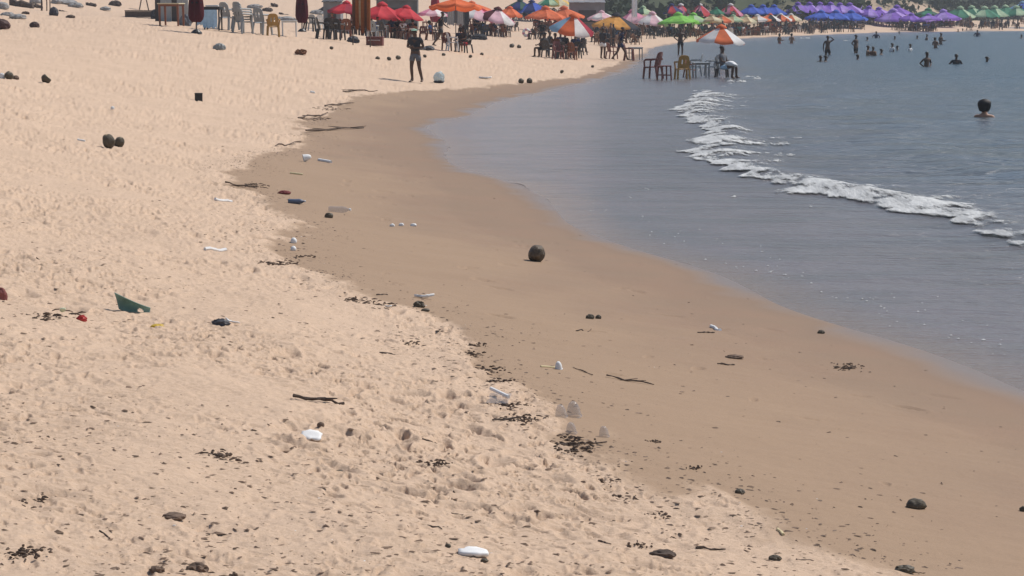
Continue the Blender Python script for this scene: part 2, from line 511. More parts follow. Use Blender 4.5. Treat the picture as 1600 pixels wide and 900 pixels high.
# ------------------------------------------------------------------ breaking foam (lumpy mesh riding the wave)
FWY = [20, 26.5, 28.5, 30.2, 32, 33.5, 35.3, 37, 39, 40.5, 44, 47, 50.6, 54, 56, 59.6, 63, 67.6, 72, 76, 79]
FWW = [.8, .6, .55, .8, 1.9, 2.2, 2.4, 1.1, .7, .6, 1.3, 1.5, 1.5, .7, .8, 1.2, 1.2, 1.6, 1.4, 1.2, .1]
ys = np.arange(20, 80, .028)
ws = np.linspace(-.12, 1.05, 110)
WWc, YYc = np.meshgrid(ws, ys)
wid = np.interp(YYc, FWY, FWW) * (1.18 + .17 * sst(37, 42, YYc))
fx = np.interp(YYc, FY, FX) + .16 * vn(YYc * 1.3, YYc * 0, 101) + .09 * vn(YYc * 4, YYc * 0, 102)
FXX = fx + WWc * wid
den = 1.25 * (1 - sst(-.02, .95, WWc) ** .8) * sst(-.12, .02, WWc)
lump = .5 * vn(FXX / .30, YYc / .5, 103) + .33 * vn(FXX / .12, YYc / .2, 104) + .2 * vn(FXX / .05, YYc / .09, 105)
dens = den + .62 * lump + .55 * vn(FXX / 1.0, YYc / .8, 106) + .3 * vn(FXX / .30, YYc / .25, 107) + .4 * np.minimum(0, vn(FXX / .22, YYc / .55, 108))
keep = dens > .22
fo = FXX - np.interp(YYc, FY, FX)
FZ = .028 + .15 * np.exp(-((fo - .55) / .5) ** 2) * sst(20, 26, YYc) * (1 - sst(78, 90, YYc)) * (.7 + .3 * vn(YYc * .4, YYc * 0, 97)) + .012 * np.clip(dens, 0, 1) + .016 * np.abs(lump)
me = grid_mesh('foam', FXX, YYc, FZ)
set_attr(me, 'dens', dens.ravel())
bm = bmesh.new(); bm.from_mesh(me)
kf = keep[:-1, :-1].ravel()
bm.faces.ensure_lookup_table()
bmesh.ops.delete(bm, geom=[f for f, k in zip(bm.faces, kf) if not k], context='FACES')
# flecks: drifting bubbles near the edge of the wash and streaks further out
rs = random.Random(5)
dl = bm.verts.layers.float['dens']
def fleck(x, y, r):
    k = rs.randint(5, 7); a0 = rs.random() * 6
    ring = [bm.verts.new((x + r * (1 + .9 * rs.random()) * math.cos(a0 + 6.283 * i / k), y + 1.5 * r * (.6 + .6 * rs.random()) * math.sin(a0 + 6.283 * i / k), .019)) for i in range(k)]
    top = bm.verts.new((x, y, .019 + r * .6))
    for q_ in ring + [top]: q_[dl] = .95
    for i in range(k): bm.faces.new((ring[i], ring[(i + 1) % k], top))
for u_, v_, s_ in [(1135, 415, 4), (1150, 420, 4), (1182, 424, 6), (1204, 427, 9), (1228, 432, 8), (1224, 437, 4), (1285, 460, 5), (1303, 467, 6), (1345, 470, 6), (1362, 470, 5), (1377, 480, 6), (1384, 487, 4),
                   (1266, 324, 9), (1408, 258, 10), (1010, 297, 6), (985, 310, 5), (1150, 309, 12), (1085, 143, 9), (1130, 136, 9), (1140, 131, 7)]:
    p = W(u_, v_); q = ppm(p)
    for _ in range(3): fleck(p.x + rs.uniform(-1, 1) * s_ / q * .5, p.y + rs.uniform(-.12, .12), s_ / q * .22)
for _ in range(70):
    u_ = rs.uniform(900, 1600); v_ = 300 + (u_ - 850) * .33 + rs.gauss(0, 16)
    p = W(u_, v_)
    if inland(np.array([p.x]), np.array([p.y]))[0] < -.3: fleck(p.x, p.y, rs.uniform(.006, .013))
for u_, v_, l_ in [(1175, 121, 22), (1180, 124, 14), (1260, 60, 18), (1322, 64, 9), (1098, 152, 40), (1150, 128, 24)]:
    p = W(u_, v_); q = ppm(p)
    for _ in range(8): fleck(p.x + rs.uniform(-.5, .5) * l_ / q, p.y + rs.uniform(-.5, .5), rs.uniform(.05, .13))
bm.to_mesh(me); bm.free()
foamm = bpy.data.materials.new('sea_foam_white'); foamm.use_nodes = True
n = foamm.node_tree; L = n.links; b = n.nodes['Principled BSDF']
tcg = N('ShaderNodeTexCoord')
b.inputs['Base Color'].default_value = (.60, .60, .58, 1); b.inputs['Roughness'].default_value = .6
q = N('ShaderNodeMath', operation='ADD'); L.new(attr('dens'), q.inputs[0])
mpf = N('ShaderNodeMapping'); mpf.inputs['Scale'].default_value = (1, .16, 1); L.new(tcg.outputs['Object'], mpf.inputs[0])
L.new(rng(noise_tex(9, 6, .72, mpf.outputs[0]), .32, .68, -.62, .5), q.inputs[1])
L.new(rng(q.outputs[0], .34, 1.05, 0, .96), b.inputs['Alpha'])
L.new(mix(rng(noise_tex(6, 6, .75, mpf.outputs[0]), .36, .62, 0, 1), (.36, .36, .35), (.66, .66, .64)), b.inputs['Base Color'])
bp = N('ShaderNodeBump'); bp.inputs['Strength'].default_value = 1; bp.inputs['Distance'].default_value = .035
L.new(noise_tex(8, 6, .75, mpf.outputs[0]), bp.inputs['Height']); L.new(bp.outputs[0], b.inputs['Normal'])
fo_ = ob('foam', me, foamm); fo_['kind'] = 'stuff'; fo_['label'] = 'white broken foam along the edge of the small breaking wave'

# ------------------------------------------------------------------ hill scrub
rs = random.Random(9)
V = []; Fc = []
def leafclump(x, y, z, r, k):
    for _ in range(k):
        c = Vector((rs.gauss(0, .45), rs.gauss(0, .45), abs(rs.gauss(.4, .4)))) * r
        a = Vector((rs.gauss(0, 1), rs.gauss(0, 1), rs.gauss(0, 1))).normalized() * r * .34
        b_ = a.cross(Vector((rs.gauss(0, 1), rs.gauss(0, 1), rs.gauss(0, 1)))).normalized() * r * .26
        o_ = Vector((x, y, z)) + c; i0 = len(V)
        V.extend([o_ - a, o_ + b_, o_ + a, o_ - b_ * .7]); Fc.append((i0, i0 + 1, i0 + 2, i0 + 3))
qx = np.array([rs.uniform(.03, .27) for _ in range(14000)]); qy = np.array([rs.uniform(180, 640) for _ in range(14000)]); qx = qx * qy
qd = inland(qx, qy); ok = (green(qx, qy, qd) > .5) & (qd < 150); qz = base_h(qx, qy)
for x_, y_, z_ in list(zip(qx[ok], qy[ok], qz[ok]))[:2400]:
    leafclump(x_, y_, z_ - .2, rs.uniform(.7, 2.0), 22)
me = mesh_from('hill_scrub', V, Fc)
sc_ = ob('hill_scrub', me, mat('scrub_leaves', (.036, .050, .026), .8, .5, .6, .2, trans=.2)); sc_['kind'] = 'stuff'; sc_['label'] = 'dark green scrub covering the hill behind the beach'

# ------------------------------------------------------------------ people
def skin_mesh(name, verts, edges, roots, sub=1):
    me = bpy.data.meshes.new('tmp'); me.from_pydata([v[0] for v in verts], edges, [])
    o = bpy.data.objects.new('tmp', me); COL.objects.link(o)
    o.modifiers.new('skin', 'SKIN')
    if not me.skin_vertices:
        bm = bmesh.new(); bm.from_mesh(me); bm.verts.layers.skin.verify(); bm.to_mesh(me); bm.free()
    for i, v in enumerate(verts):
        r_ = v[1] if isinstance(v[1], tuple) else (v[1], v[1])
        me.skin_vertices[0].data[i].radius = r_
        me.skin_vertices[0].data[i].use_root = i in roots
    sb = o.modifiers.new('sub', 'SUBSURF'); sb.levels = sub; sb.render_levels = sub
    dg = bpy.context.evaluated_depsgraph_get(); dg.update()
    res = bpy.data.meshes.new_from_object(o.evaluated_get(dg))
    res.name = name
    bpy.data.objects.remove(o); bpy.data.meshes.remove(me)
    res.polygons.foreach_set('use_smooth', [True] * len(res.polygons))
    res.materials.clear()
    return res

def pose_joints(kind):
    J = dict(pelvis=(0, 0, .93), waist=(0, .01, 1.10), chest=(0, .0, 1.29), nb=(0, .01, 1.45), neck=(0, 0, 1.51), jaw=(0, -.02, 1.575), head=(0, -.01, 1.65), crown=(0, .01, 1.715),
             shL=(-.165, 0, 1.41), shR=(.165, 0, 1.41), elL=(-.225, .03, 1.14), elR=(.225, .03, 1.14), wrL=(-.235, -.03, .90), wrR=(.235, -.03, .90),
             hiL=(-.085, 0, .88), hiR=(.085, 0, .88), knL=(-.10, -.02, .49), knR=(.10, -.02, .49), anL=(-.105, .02, .09), anR=(.105, .02, .09))
    if kind == 'folded':      # weight on one leg, forearms folded in front
        J.update(elL=(-.25, .04, 1.15), elR=(.24, .05, 1.15), wrL=(-.02, -.20, 1.17), wrR=(.04, -.17, 1.13), knL=(-.10, -.05, .49), anL=(-.09, 0, .09), knR=(.13, -.02, .49), anR=(.19, .05, .09),
                 head=(-.015, -.035, 1.64), jaw=(-.01, -.045, 1.57), crown=(-.025, -.02, 1.71), hiL=(-.085, 0, .88), hiR=(.09, 0, .88))
    if kind == 'walk':        # mid-stride, seen from the side: local front is -Y
        J.update(knL=(-.09, -.19, .50), anL=(-.09, -.32, .10), knR=(.09, .10, .47), anR=(.09, .36, .13), elL=(-.21, .13, 1.16), wrL=(-.22, .08, .92), elR=(.21, -.08, 1.15), wrR=(.2, -.27, 1.0),
                 chest=(0, -.05, 1.28), nb=(0, -.08, 1.44), neck=(0, -.09, 1.5), jaw=(0, -.125, 1.56), head=(0, -.12, 1.64), crown=(0, -.10, 1.70), shL=(-.165, -.07, 1.40), shR=(.165, -.07, 1.40))
    if kind == 'raised':      # right hand up to the head
        J.update(elR=(.36, -.02, 1.50), wrR=(.17, -.09, 1.63), elL=(-.24, .03, 1.15), wrL=(-.26, -.02, .9), knL=(-.11, -.02, .49), anL=(-.12, .02, .09), knR=(.12, -.02, .49), anR=(.13, .02, .09))
    if kind == 'hips':
        J.update(elL=(-.34, .08, 1.18), elR=(.34, .08, 1.18), wrL=(-.17, -.03, 1.0), wrR=(.17, -.03, 1.0))
    if kind == 'front':       # forearms held forward
        J.update(elL=(-.21, .03, 1.15), elR=(.21, .03, 1.15), wrL=(-.12, -.24, 1.12), wrR=(.14, -.24, 1.16))
    if kind in ('sit', 'sitlean'):
        dz = -.46; l = 0 if kind == 'sit' else -.12
        for k in ('pelvis', 'waist', 'chest', 'nb', 'neck', 'jaw', 'head', 'crown', 'shL', 'shR'):
            x, y, z = J[k]; f = max(0, (z - .93) / .8); J[k] = (x, y + .06 * f + l * f * 1.5, z + dz - (.05 * f if l else 0))
        J.update(hiL=(-.085, -.02, .45), hiR=(.085, -.02, .45), knL=(-.13, -.43, .50), knR=(.13, -.43, .50), anL=(-.14, -.40, .09), anR=(.14, -.44, .09),
                 elL=(-.23, -.03 + l, .70), elR=(.23, -.03 + l, .70), wrL=(-.15, -.27 + l, .64), wrR=(.17, -.25 + l, .66))
    return J

RADII = dict(pelvis=(.145, .105), waist=(.125, .092), chest=(.150, .105), nb=(.075, .065), neck=.054, jaw=(.060, .066), head=(.076, .092), crown=(.050, .062),
             sh=.058, el=.042, wr=.030, hi=.088, kn=.058, an=.040)
def v3(a): return Vector(a)
def lerp(a, b_, t): return tuple(v3(a) * (1 - t) + v3(b_) * t)

def body_mesh(kind, fingers=True):
    J = pose_joints(kind); vs = []; ix = {}; E = []
    def A(k, co, r_): ix[k] = len(vs); vs.append((tuple(co), r_)); return ix[k]
    def C(a, b_): E.append((ix[a], ix[b_]))
    for k in ('pelvis', 'waist', 'chest', 'nb', 'neck', 'jaw', 'head', 'crown'): A(k, J[k], RADII[k])
    for a, b_ in (('pelvis', 'waist'), ('waist', 'chest'), ('chest', 'nb'), ('nb', 'neck'), ('neck', 'jaw'), ('jaw', 'head'), ('head', 'crown')): C(a, b_)
    roots = {0}
    for S in 'LR':
        A('sh' + S, J['sh' + S], .058); A('ua' + S, lerp(J['sh' + S], J['el' + S], .35), .052); A('el' + S, J['el' + S], .041); A('fa' + S, lerp(J['el' + S], J['wr' + S], .3), .042); A('wr' + S, J['wr' + S], .028)
        d = (v3(J['wr' + S]) - v3(J['el' + S])).normalized()
        A('pa' + S, v3(J['wr' + S]) + d * .075, (.036, .020))
        C('chest', 'sh' + S); C('sh' + S, 'ua' + S); C('ua' + S, 'el' + S); C('el' + S, 'fa' + S); C('fa' + S, 'wr' + S); C('wr' + S, 'pa' + S)
        A('hi' + S, J['hi' + S], .088); A('th' + S, lerp(J['hi' + S], J['kn' + S], .4), .080); A('kn' + S, J['kn' + S], .055); A('ca' + S, lerp(J['kn' + S], J['an' + S], .3), .056); A('an' + S, J['an' + S], .036)
        a = v3(J['an' + S]); fx_ = -.02 if S == 'L' else .02
        A('ft' + S, (a.x + fx_, a.y - .08, max(a.z - .05, .035)), (.042, .032)); A('to' + S, (a.x + 2 * fx_, a.y - .16, max(a.z - .06, .025)), (.038, .022))
        A('he' + S, (a.x, a.y + .035, max(a.z - .05, .035)), .034)
        C('pelvis', 'hi' + S); C('hi' + S, 'th' + S); C('th' + S, 'kn' + S); C('kn' + S, 'ca' + S); C('ca' + S, 'an' + S); C('an' + S, 'ft' + S); C('ft' + S, 'to' + S); C('an' + S, 'he' + S)
        if fingers:
            side = d.cross(Vector((0, 1, 0.2)))
            if side.length < .2: side = d.cross(Vector((1, 0, 0)))
            side.normalize(); nrm = d.cross(side).normalized()
            p0 = v3(J['wr' + S]) + d * .085
            for q, ln in ((-1.5, .062), (-.5, .074), (.5, .078), (1.5, .068)):
                i = len(vs); o_ = p0 + side * q * .017
                vs.append((tuple(o_), .009)); vs.append((tuple(o_ + d * ln * .55 + nrm * .006), .0085)); vs.append((tuple(o_ + d * ln * .95 + nrm * .022), .007))
                E.append((i, i + 1)); E.append((i + 1, i + 2)); roots.add(i)
            i = len(vs); o_ = v3(J['wr' + S]) + d * .035 + side * .028
            vs.append((tuple(o_), .011)); vs.append((tuple(o_ + d * .03 + side * .022), .010)); vs.append((tuple(o_ + d * .058 + side * .024 + nrm * .008), .0085))
            E.append((i, i + 1)); E.append((i + 1, i + 2)); roots.add(i)
    me = skin_mesh('person_' + kind, vs, E, roots)
    # face: brow, nose, lips and ears raised out of the head
    h = v3(J['head']); bm = bmesh.new(); bm.from_mesh(me)
    for c, rr in (((0, -.098, -.02), (.013, .02, .022)), ((-.08, .0, -.01), (.012, .02, .032)), ((.08, 0, -.01), (.012, .02, .032)), ((0, -.088, -.062), (.024, .010, .009)), ((-.03, -.088, .012), (.015, .009, .008)), ((.03, -.088, .012), (.015, .009, .008))):
        bmesh.ops.create_icosphere(bm, subdivisions=1, radius=1, matrix=Matrix.Translation(h + v3(c)) @ Matrix.Diagonal((*rr, 1)))
    bm.to_mesh(me); bm.free()
    me.polygons.foreach_set('use_smooth', [True] * len(me.polygons))
    return me

def shorts_mesh(kind, long=.55):
    J = pose_joints(kind); vs = [(lerp(J['pelvis'], J['waist'], .55), (.14, .105)), (J['pelvis'], (.158, .118))]; E = [(0, 1)]
    for S in 'LR':
        i = len(vs)
        vs += [(J['hi' + S], .102), (lerp(J['hi' + S], J['kn' + S], long * .6), .097), (lerp(J['hi' + S], J['kn' + S], long), .092)]
        E += [(1, i), (i, i + 1), (i + 1, i + 2)]
    return skin_mesh('shorts_' + kind, vs, E, {1})

def shirt_mesh(kind):
    J = pose_joints(kind); vs = [(J['pelvis'], (.155, .118)), (J['waist'], (.142, .108)), (J['chest'], (.166, .120)), (lerp(J['chest'], J['nb'], .8), (.09, .08))]
    E = [(0, 1), (1, 2), (2, 3)]
    for S in 'LR':
        i = len(vs); vs += [(J['sh' + S], .070), (lerp(J['sh' + S], J['el' + S], .55), .062)]; E += [(2, i), (i, i + 1)]
    return skin_mesh('shirt_' + kind, vs, E, {2})

def hair_mesh(kind, style='short'):
    h = v3(pose_joints(kind)['head'])
    r_ = dict(short=(.088, .104, .09), afro=(.135, .135, .118), long=(.098, .112, .10), cap=(.094, .112, .082))[style]
    bm = bmesh.new(); bmesh.ops.create_icosphere(bm, subdivisions=3, radius=1)
    bmesh.ops.delete(bm, geom=[v for v in bm.verts if v.co.z < (-.25 if v.co.y > 0 else .22) - (.6 if style in ('long', 'afro') and v.co.y > .1 else 0)], context='VERTS')
    for v in bm.verts:
        nn = 1 + (.05 if style != 'cap' else .0) * mn.noise(v.co * 4)
        v.co = Vector((v.co.x * r_[0], v.co.y * r_[1] + .012, v.co.z * r_[2] + .022)) * nn
        if style in ('long', 'afro') and v.co.z < 0 and v.co.y > 0: v.co.z *= 2.6 if style == 'long' else 2.3
        if style == 'cap' and v.co.z < .05 and v.co.y < -.06: v.co.y -= .05
        v.co += h
    me = bpy.data.meshes.new('hair_' + kind + style); bm.to_mesh(me); bm.free()
    me.polygons.foreach_set('use_smooth', [True] * len(me.polygons))
    return me

_cache = {}
def cached(fn, *a):
    k = (fn.__name__,) + a
    if k not in _cache: _cache[k] = fn(*a)
    return _cache[k]

def person(label, loc, kind='hips', rz=0.0, h=1.72, skin='dark', shirt=None, shorts='black', hair='short', group=None, hairmat=None, tilt=0.0):
    t = thing('person', label, 'person', loc, rz, group, h / 1.72)
    if tilt: t.rotation_euler = (tilt, 0, rz)
    t.scale = (h / 1.72 * 1.14, h / 1.72 * 1.14, h / 1.72)
    ob('body', cached(body_mesh, kind), SKIN[skin], t)
    ob('cap' if hair == 'cap' else 'hair', cached(hair_mesh, kind, hair), hairmat or HAIR, t)
    if shorts: ob('shorts', cached(shorts_mesh, kind), CL[shorts], t)
    if shirt: ob('shirt', cached(shirt_mesh, kind), CL[shirt], t)
    return t

# ------------------------------------------------------------------ furniture
def chair_parts():
    P = {}
    # moulded plastic chair, local front is -Y
    V = []; nx, ny = 7, 6
    for j in range(ny):
        for i in range(nx):
            x = -.21 + .42 * i / (nx - 1); y = -.22 + .42 * j / (ny - 1)
            V.append((x * (1 - .05 * j / ny), y, .43 - .02 * (j / ny) - .018 * (1 - (x / .21) ** 2) - (.03 if j == 0 else 0)))
    Fc = [(j * nx + i, j * nx + i + 1, (j + 1) * nx + i + 1, (j + 1) * nx + i) for j in range(ny - 1) for i in range(nx - 1)]
    P['seat'] = (V, Fc, .018)
    V = []; Fc = []; nx, nz = 11, 7
    for j in range(nz):
        f = j / (nz - 1)
        for i in range(nx):
            x = (-.21 + .42 * i / (nx - 1)) * (1 + .05 * math.sin(f * 3.1))
            top = .47 * (1 - .16 * (x / .21) ** 4)
            V.append((x * (1 - .12 * f * f), .19 + .10 * f - .05 * (x / .21) ** 2 + .02, .42 + top * f))
    for j in range(nz - 1):
        for i in range(nx - 1):
            if 2 <= j <= 3 and i in (3, 6): continue     # open slots
            Fc.append((j * nx + i, j * nx + i + 1, (j + 1) * nx + i + 1, (j + 1) * nx + i))
    P['backrest'] = (V, Fc, .022)
    return P

def solidify(V, Fc, t, name):
    bm = bmesh.new(); vs = [bm.verts.new(v) for v in V]
    for f in Fc: bm.faces.new([vs[i] for i in f])
    bmesh.ops.delete(bm, geom=[v for v in bm.verts if not v.link_faces], context='VERTS')
    bmesh.ops.recalc_face_normals(bm, faces=bm.faces)
    bmesh.ops.solidify(bm, geom=bm.faces[:], thickness=t)
    me = bpy.data.meshes.new(name); bm.to_mesh(me); bm.free(); return me

_cp = chair_parts()
CH = dict(seat=solidify(*_cp['seat'], 'seat'), backrest=solidify(*_cp['backrest'], 'backrest'))
for S, sx in (('L', -1), ('R', 1)):
    CH['legF' + S] = MB().tube([(sx * .20, -.20, .42), (sx * .225, -.235, .0)], [.042, .034], 6).mesh('leg')
    CH['legB' + S] = MB().tube([(sx * .20, .20, .42), (sx * .225, .27, .0)], [.042, .034], 6).mesh('leg')
    CH['arm' + S] = MB().tube([(sx * .205, -.20, .42), (sx * .235, -.20, .60), (sx * .245, -.14, .645), (sx * .245, .08, .65), (sx * .205, .245, .66)], [.03, .03, .036, .036, .03], 6).mesh('armrest')
_m = MB()
for k, me_ in CH.items():
    _m.add([v.co.copy() for v in me_.vertices], [tuple(p.vertices) for p in me_.polygons])
CHALL = _m.mesh('chair_whole')

def chair(label, loc, rz, m, group=None, detail=True, scale=1.0, tilt=None, name='plastic_chair'):
    if not detail:
        o = ob(name, CHALL, m, None, loc, (0, 0, rz), scale)
        return tag(o, label, 'chair', group)
    t = thing(name, label, 'chair', loc, rz, group, scale)
    if tilt: t.rotation_euler = (tilt[0], tilt[1], rz)
    for k, me_ in CH.items():
        ob('leg' if k.startswith('leg') else 'armrest' if k.startswith('arm') else k, me_, m, t)
    return t

_tt = bevel_mesh(MB().box((0, 0, .71), (.72, .72, .035)).mesh('tabletop'), .012)
_ta = MB().box((0, -.30, .66), (.6, .025, .07)).box((0, .30, .66), (.6, .025, .07)).box((-.30, 0, .66), (.025, .57, .07)).box((.30, 0, .66), (.025, .57, .07)).mesh('apron')
_tl = MB().tube([(0, 0, .69), (.01, .01, 0)], [.04, .03], 6).mesh('leg')
def table(label, loc, rz, m, group=None, topm=None, scale=1.0, sx=1.0):
    t = thing('table', label, 'table', loc, rz, group, scale)
    t.scale = (scale * sx, scale, scale)
    ob('tabletop', _tt, topm or m, t); ob('apron', _ta, m, t)
    for x in (-.3, .3):
        for y in (-.3, .3): ob('leg', _tl, m, t, (x, y, 0))
    return t

# ------------------------------------------------------------------ umbrellas
def canopy_mesh(r_, rise, npan, k0=0, k1=None, seed=0, sag=.05, drop=.12, closed=False):
    k1 = npan if k1 is None else k1
    V = []; Fc = []; mi = []
    nr, na = 5, 4
    for k in range(k0, k1):
        i0 = len(V)
        for j in range(nr + 1):
            f = j / nr
            for i in range(na + 1):
                g = i / na; a = 2 * math.pi * (k + g) / npan
                s_ = 4 * g * (1 - g)
                rr = r_ * f * (1 - .06 * s_ * f)
                z = rise * (1 - f ** 1.15) - sag * s_ * f * (1.2 - .4 * f) * r_ + .02 * mn.noise(Vector((k * 3.1 + g, f * 2, seed)))
                V.append((rr * math.cos(a), rr * math.sin(a), z))
        for i in range(na + 1):                      # hanging edge
            x, y, z = V[i0 + nr * (na + 1) + i]; V.append((x * 1.005, y * 1.005, z - drop * (1 - .25 * abs(2 * i / na - 1))))
        for j in range(nr + 1):
            for i in range(na):
                q = i0 + j * (na + 1) + i
                Fc.append((q, q + 1, q + na + 2, q + na + 1)); mi.append(k)
    return V, Fc, mi

def umbrella(desc, u, vtop, vedge, wpx, D, cols, npan=8, detail=False, tilt=(0, 0), rot=None, vent=None, pole=POLE, group=None, name='beach_umbrella', label=None, valance=.10, ht=2.2, inl0=1.5):
    # stand it where the ground lies one umbrella-height below the peak, near the distance its width suggests
    r_ = ray(u, vtop); dn = F * D / wpx
    dd = np.geomspace(max(60, dn * .45), dn * 1.6, 400); kf = dd / (r_.y * CP - r_.z * SP)
    gx, gy, gz = r_.x * kf, r_.y * kf, CZ + r_.z * kf
    gg = base_h(gx, gy); gi = inland(gx, gy)
    cost = ((gz - gg - ht) / .12) ** 2 + (np.log(dd / dn) / .22) ** 2 + 50 * np.maximum(0, (inl0 - gi)) ** 2
    b_ = int(np.argmin(cost)); depth = float(dd[b_]); s = F / depth; D = wpx / s
    top = Vector((float(gx[b_]), float(gy[b_]), float(gz[b_])))
    z0 = max(float(gg[b_]), -.5)
    Ht = top.z - z0
    UMB_LOG.append((desc[:44], 'dep %.0f D %.2f H %.2f inl %.1f' % (depth, D, Ht, gi[b_])))
    rise = max((vedge - vtop) / s - valance, .2)
    rnd = random.Random(sum(map(ord, desc)))
    t = thing(name, label or desc, 'umbrella', (top.x, top.y, z0), 0, group)
    rr = D / 2; rot = rnd.random() * 6 if rot is None else rot
    tl = Euler((tilt[0] + rnd.uniform(-.09, .09) * (not detail), tilt[1] + rnd.uniform(-.10, .10) * (not detail), 0)); sg = rnd.uniform(.03, .10)
    M = Matrix.Translation((0, 0, Ht - rise)) @ tl.to_matrix().to_4x4() @ Matrix.Rotation(rot, 4, 'Z')
    if detail:
        for kk in range(npan):
            V, Fc, _ = canopy_mesh(rr, rise, npan, kk, kk + 1, seed=rnd.random() * 9, drop=valance)
            me = mesh_from('canopy_panel', [M @ Vector(v) for v in V], Fc, True)
            ob('canopy_panel', me, FAB[cols[kk % len(cols)]], t)
        for kk in range(npan):
            a = 2 * math.pi * kk / npan
            me = MB().tube([M @ Vector((.02 * math.cos(a), .02 * math.sin(a), rise - .03)), M @ Vector((rr * .98 * math.cos(a), rr * .98 * math.sin(a), -.015))], .007, 5).mesh('rib')
            ob('rib', me, POLE, t)
    else:
        V, Fc, mi = canopy_mesh(rr, rise, npan, seed=rnd.random() * 9, sag=sg, drop=valance * rnd.uniform(.7, 1.6))
        me = mesh_from('canopy', [M @ Vector(v) for v in V], Fc, True)
        for c in cols: me.materials.append(FAB[c])
        me.polygons.foreach_set('material_index', [q % len(cols) for q in mi])
        ob('canopy', me, None, t)
    vc = vent or cols[0]
    me = MB().lathe([(.005, .16), (.12, .11), (.24, .03), (.245, -.02)], 12).mesh('vent_cap', True)
    me.transform(Matrix.Translation((0, 0, 0)) @ M @ Matrix.Translation((0, 0, rise - .06)) @ Matrix.Scale(rr / 1.1, 4))
    ob('vent_cap', me, FAB[vc], t)
    me = MB().tube([(0, 0, -.4), (0, 0, Ht - rise - .1), M @ Vector((0, 0, rise - .02))], .022, 7).mesh('pole')
    ob('pole', me, pole, t)
    t['cx'] = 0
    return t, top, z0, s
UMB_LOG = []

def closed_umbrella(label, u, vbase, vtop, wpx, col):
    p = G(u, vbase); s = ppm(p); p.z = H1(p.x, p.y)
    Ht = (vbase - vtop) / s; rr = wpx / 2 / s
    t = thing('closed_umbrella', label, 'umbrella', p)
    V = []; Fc = []; n_, nr = 24, 7
    prof = [(.55, .0), (.85, .07), (1.0, .18), (1.0, .40), (.92, .62), (.8, .82), (.4, 1.0)]
    z0 = .42
    for f, g in prof:
        for k in range(n_):
            a = 6.283 * k / n_; q = rr * f * (1 + .22 * math.cos(a * 8 + g * 2))
            V.append((q * math.cos(a), q * math.sin(a), z0 + (Ht - z0) * g))
    for j in range(nr - 1):
        for k in range(n_): Fc.append((j * n_ + k, j * n_ + (k + 1) % n_, (j + 1) * n_ + (k + 1) % n_, (j + 1) * n_ + k))
    Fc.append(tuple((nr - 1) * n_ + k for k in range(n_)))
    ob('canopy', mesh_from('canopy', V, Fc, True), FAB[col], t)
    ob('pole', MB().tube([(0, 0, -.3), (0, 0, Ht + .08)], .03, 8).mesh('pole'), POLE, t)
    ob('base', MB().lathe([(.02, .16), (.10, .14), (.20, .05), (.22, -.02)], 12).mesh('base'), PL['black'], t)
    ob('tie_strap', MB().lathe([(rr * .9, 0), (rr * 1.0, .03), (rr * .9, .06)], 16, (0, 0, z0 + (Ht - z0) * .45)).mesh('tie_strap'), FAB['black'], t)
    return t

def hangcloth(wd, ht, seed, folds=3, th=.03):
    """a hanging length of cloth with folds: closed, with thickness"""
    nx, nz = 13, 9; V = []; rnd = random.Random(seed)
    ph = rnd.random() * 6; lo = [rnd.uniform(-.08, .05) for _ in range(nx)]
    for side in (1, -1):
        for j in range(nz):
            f = j / (nz - 1)
            for i in range(nx):
                g = i / (nx - 1)
                y = math.sin(g * folds * 6.283 + ph) * .035 * (.4 + f) + .02 * mn.noise(Vector((g * 3, f * 3, seed)))
                V.append(((g - .5) * wd * (1 - .12 * f * math.sin(ph + f * 2)), y + side * th / 2, -ht * f * (1 + lo[i] * f)))
    Fc = []; o2 = nx * nz
    for j in range(nz - 1):
        for i in range(nx - 1):
            q = j * nx + i; Fc.append((q, q + nx, q + nx + 1, q + 1)); Fc.append((o2 + q, o2 + q + 1, o2 + q + nx + 1, o2 + q + nx))
    return mesh_from('garment', V, Fc, True)

# ================================================================== placing things
def put(u, v, water=False, sink=0.0):
    p = W(u, v) if water else G(u, v)
    if not water:
        p.z = max(H1(p.x, p.y), -.05)
    p.z -= sink
    return p

# ------------------------------------------------------------------ umbrellas along the beach
ROWS = []
def U(desc, u, vt, ve, wpx, D, cols, n=2, **k):
    g = k.pop('group', None); seats = k.pop('seats', 'dark')
    kx = 1.8 if u > 1165 else 1.6 if u > 1035 else 1.35; wpx *= kx; D *= kx
    ROWS.append((desc, umbrella(desc, u, vt, ve, wpx, D, cols, group=g, **k), n, seats))

# near part of the beach, left to right
U('crimson umbrella left of the rack of hanging clothes', 541, 3, 20, 44, 2.0, ['red', 'crimson'], 3, group='red umbrellas')
U('red umbrella right of the rack of hanging clothes', 596, 6, 28, 58, 2.2, ['red'], 4, group='red umbrellas', tilt=(0, .10))
U('red umbrella beside the standing man in the cap', 633, 10, 28, 46, 2.0, ['red'], 3, group='red umbrellas', tilt=(0, .18))
U('small pink umbrella above the walking man', 676, 12, 24, 36, 1.9, ['palepink', 'white', 'pink'], 1)
U('orange umbrella behind the rack of grey shirts', 712, -2, 13, 62, 2.2, ['orange'], 2, group='orange umbrellas')
U('orange umbrella behind the pink and white umbrella', 738, 4, 19, 44, 2.0, ['orange', 'red'], 1, group='orange umbrellas')
U('pink and white umbrella behind the seated crowd', 742, 10, 28, 50, 2.1, ['pink', 'white', 'palepink'], 4, tilt=(0, .15))
U('maroon, pink and white umbrella tilted to the right', 775, 13, 31, 48, 2.1, ['maroon', 'palepink', 'white', 'pink'], 4, tilt=(.05, .28))
U('small orange umbrella left of the dark blue ones', 796, 11, 24, 32, 1.9, ['orange'], 2, group='orange umbrellas')
U('dark green umbrella at the back beside the blue one', 812, 0, 14, 34, 2.0, ['dkgreen', 'navy'], 2)
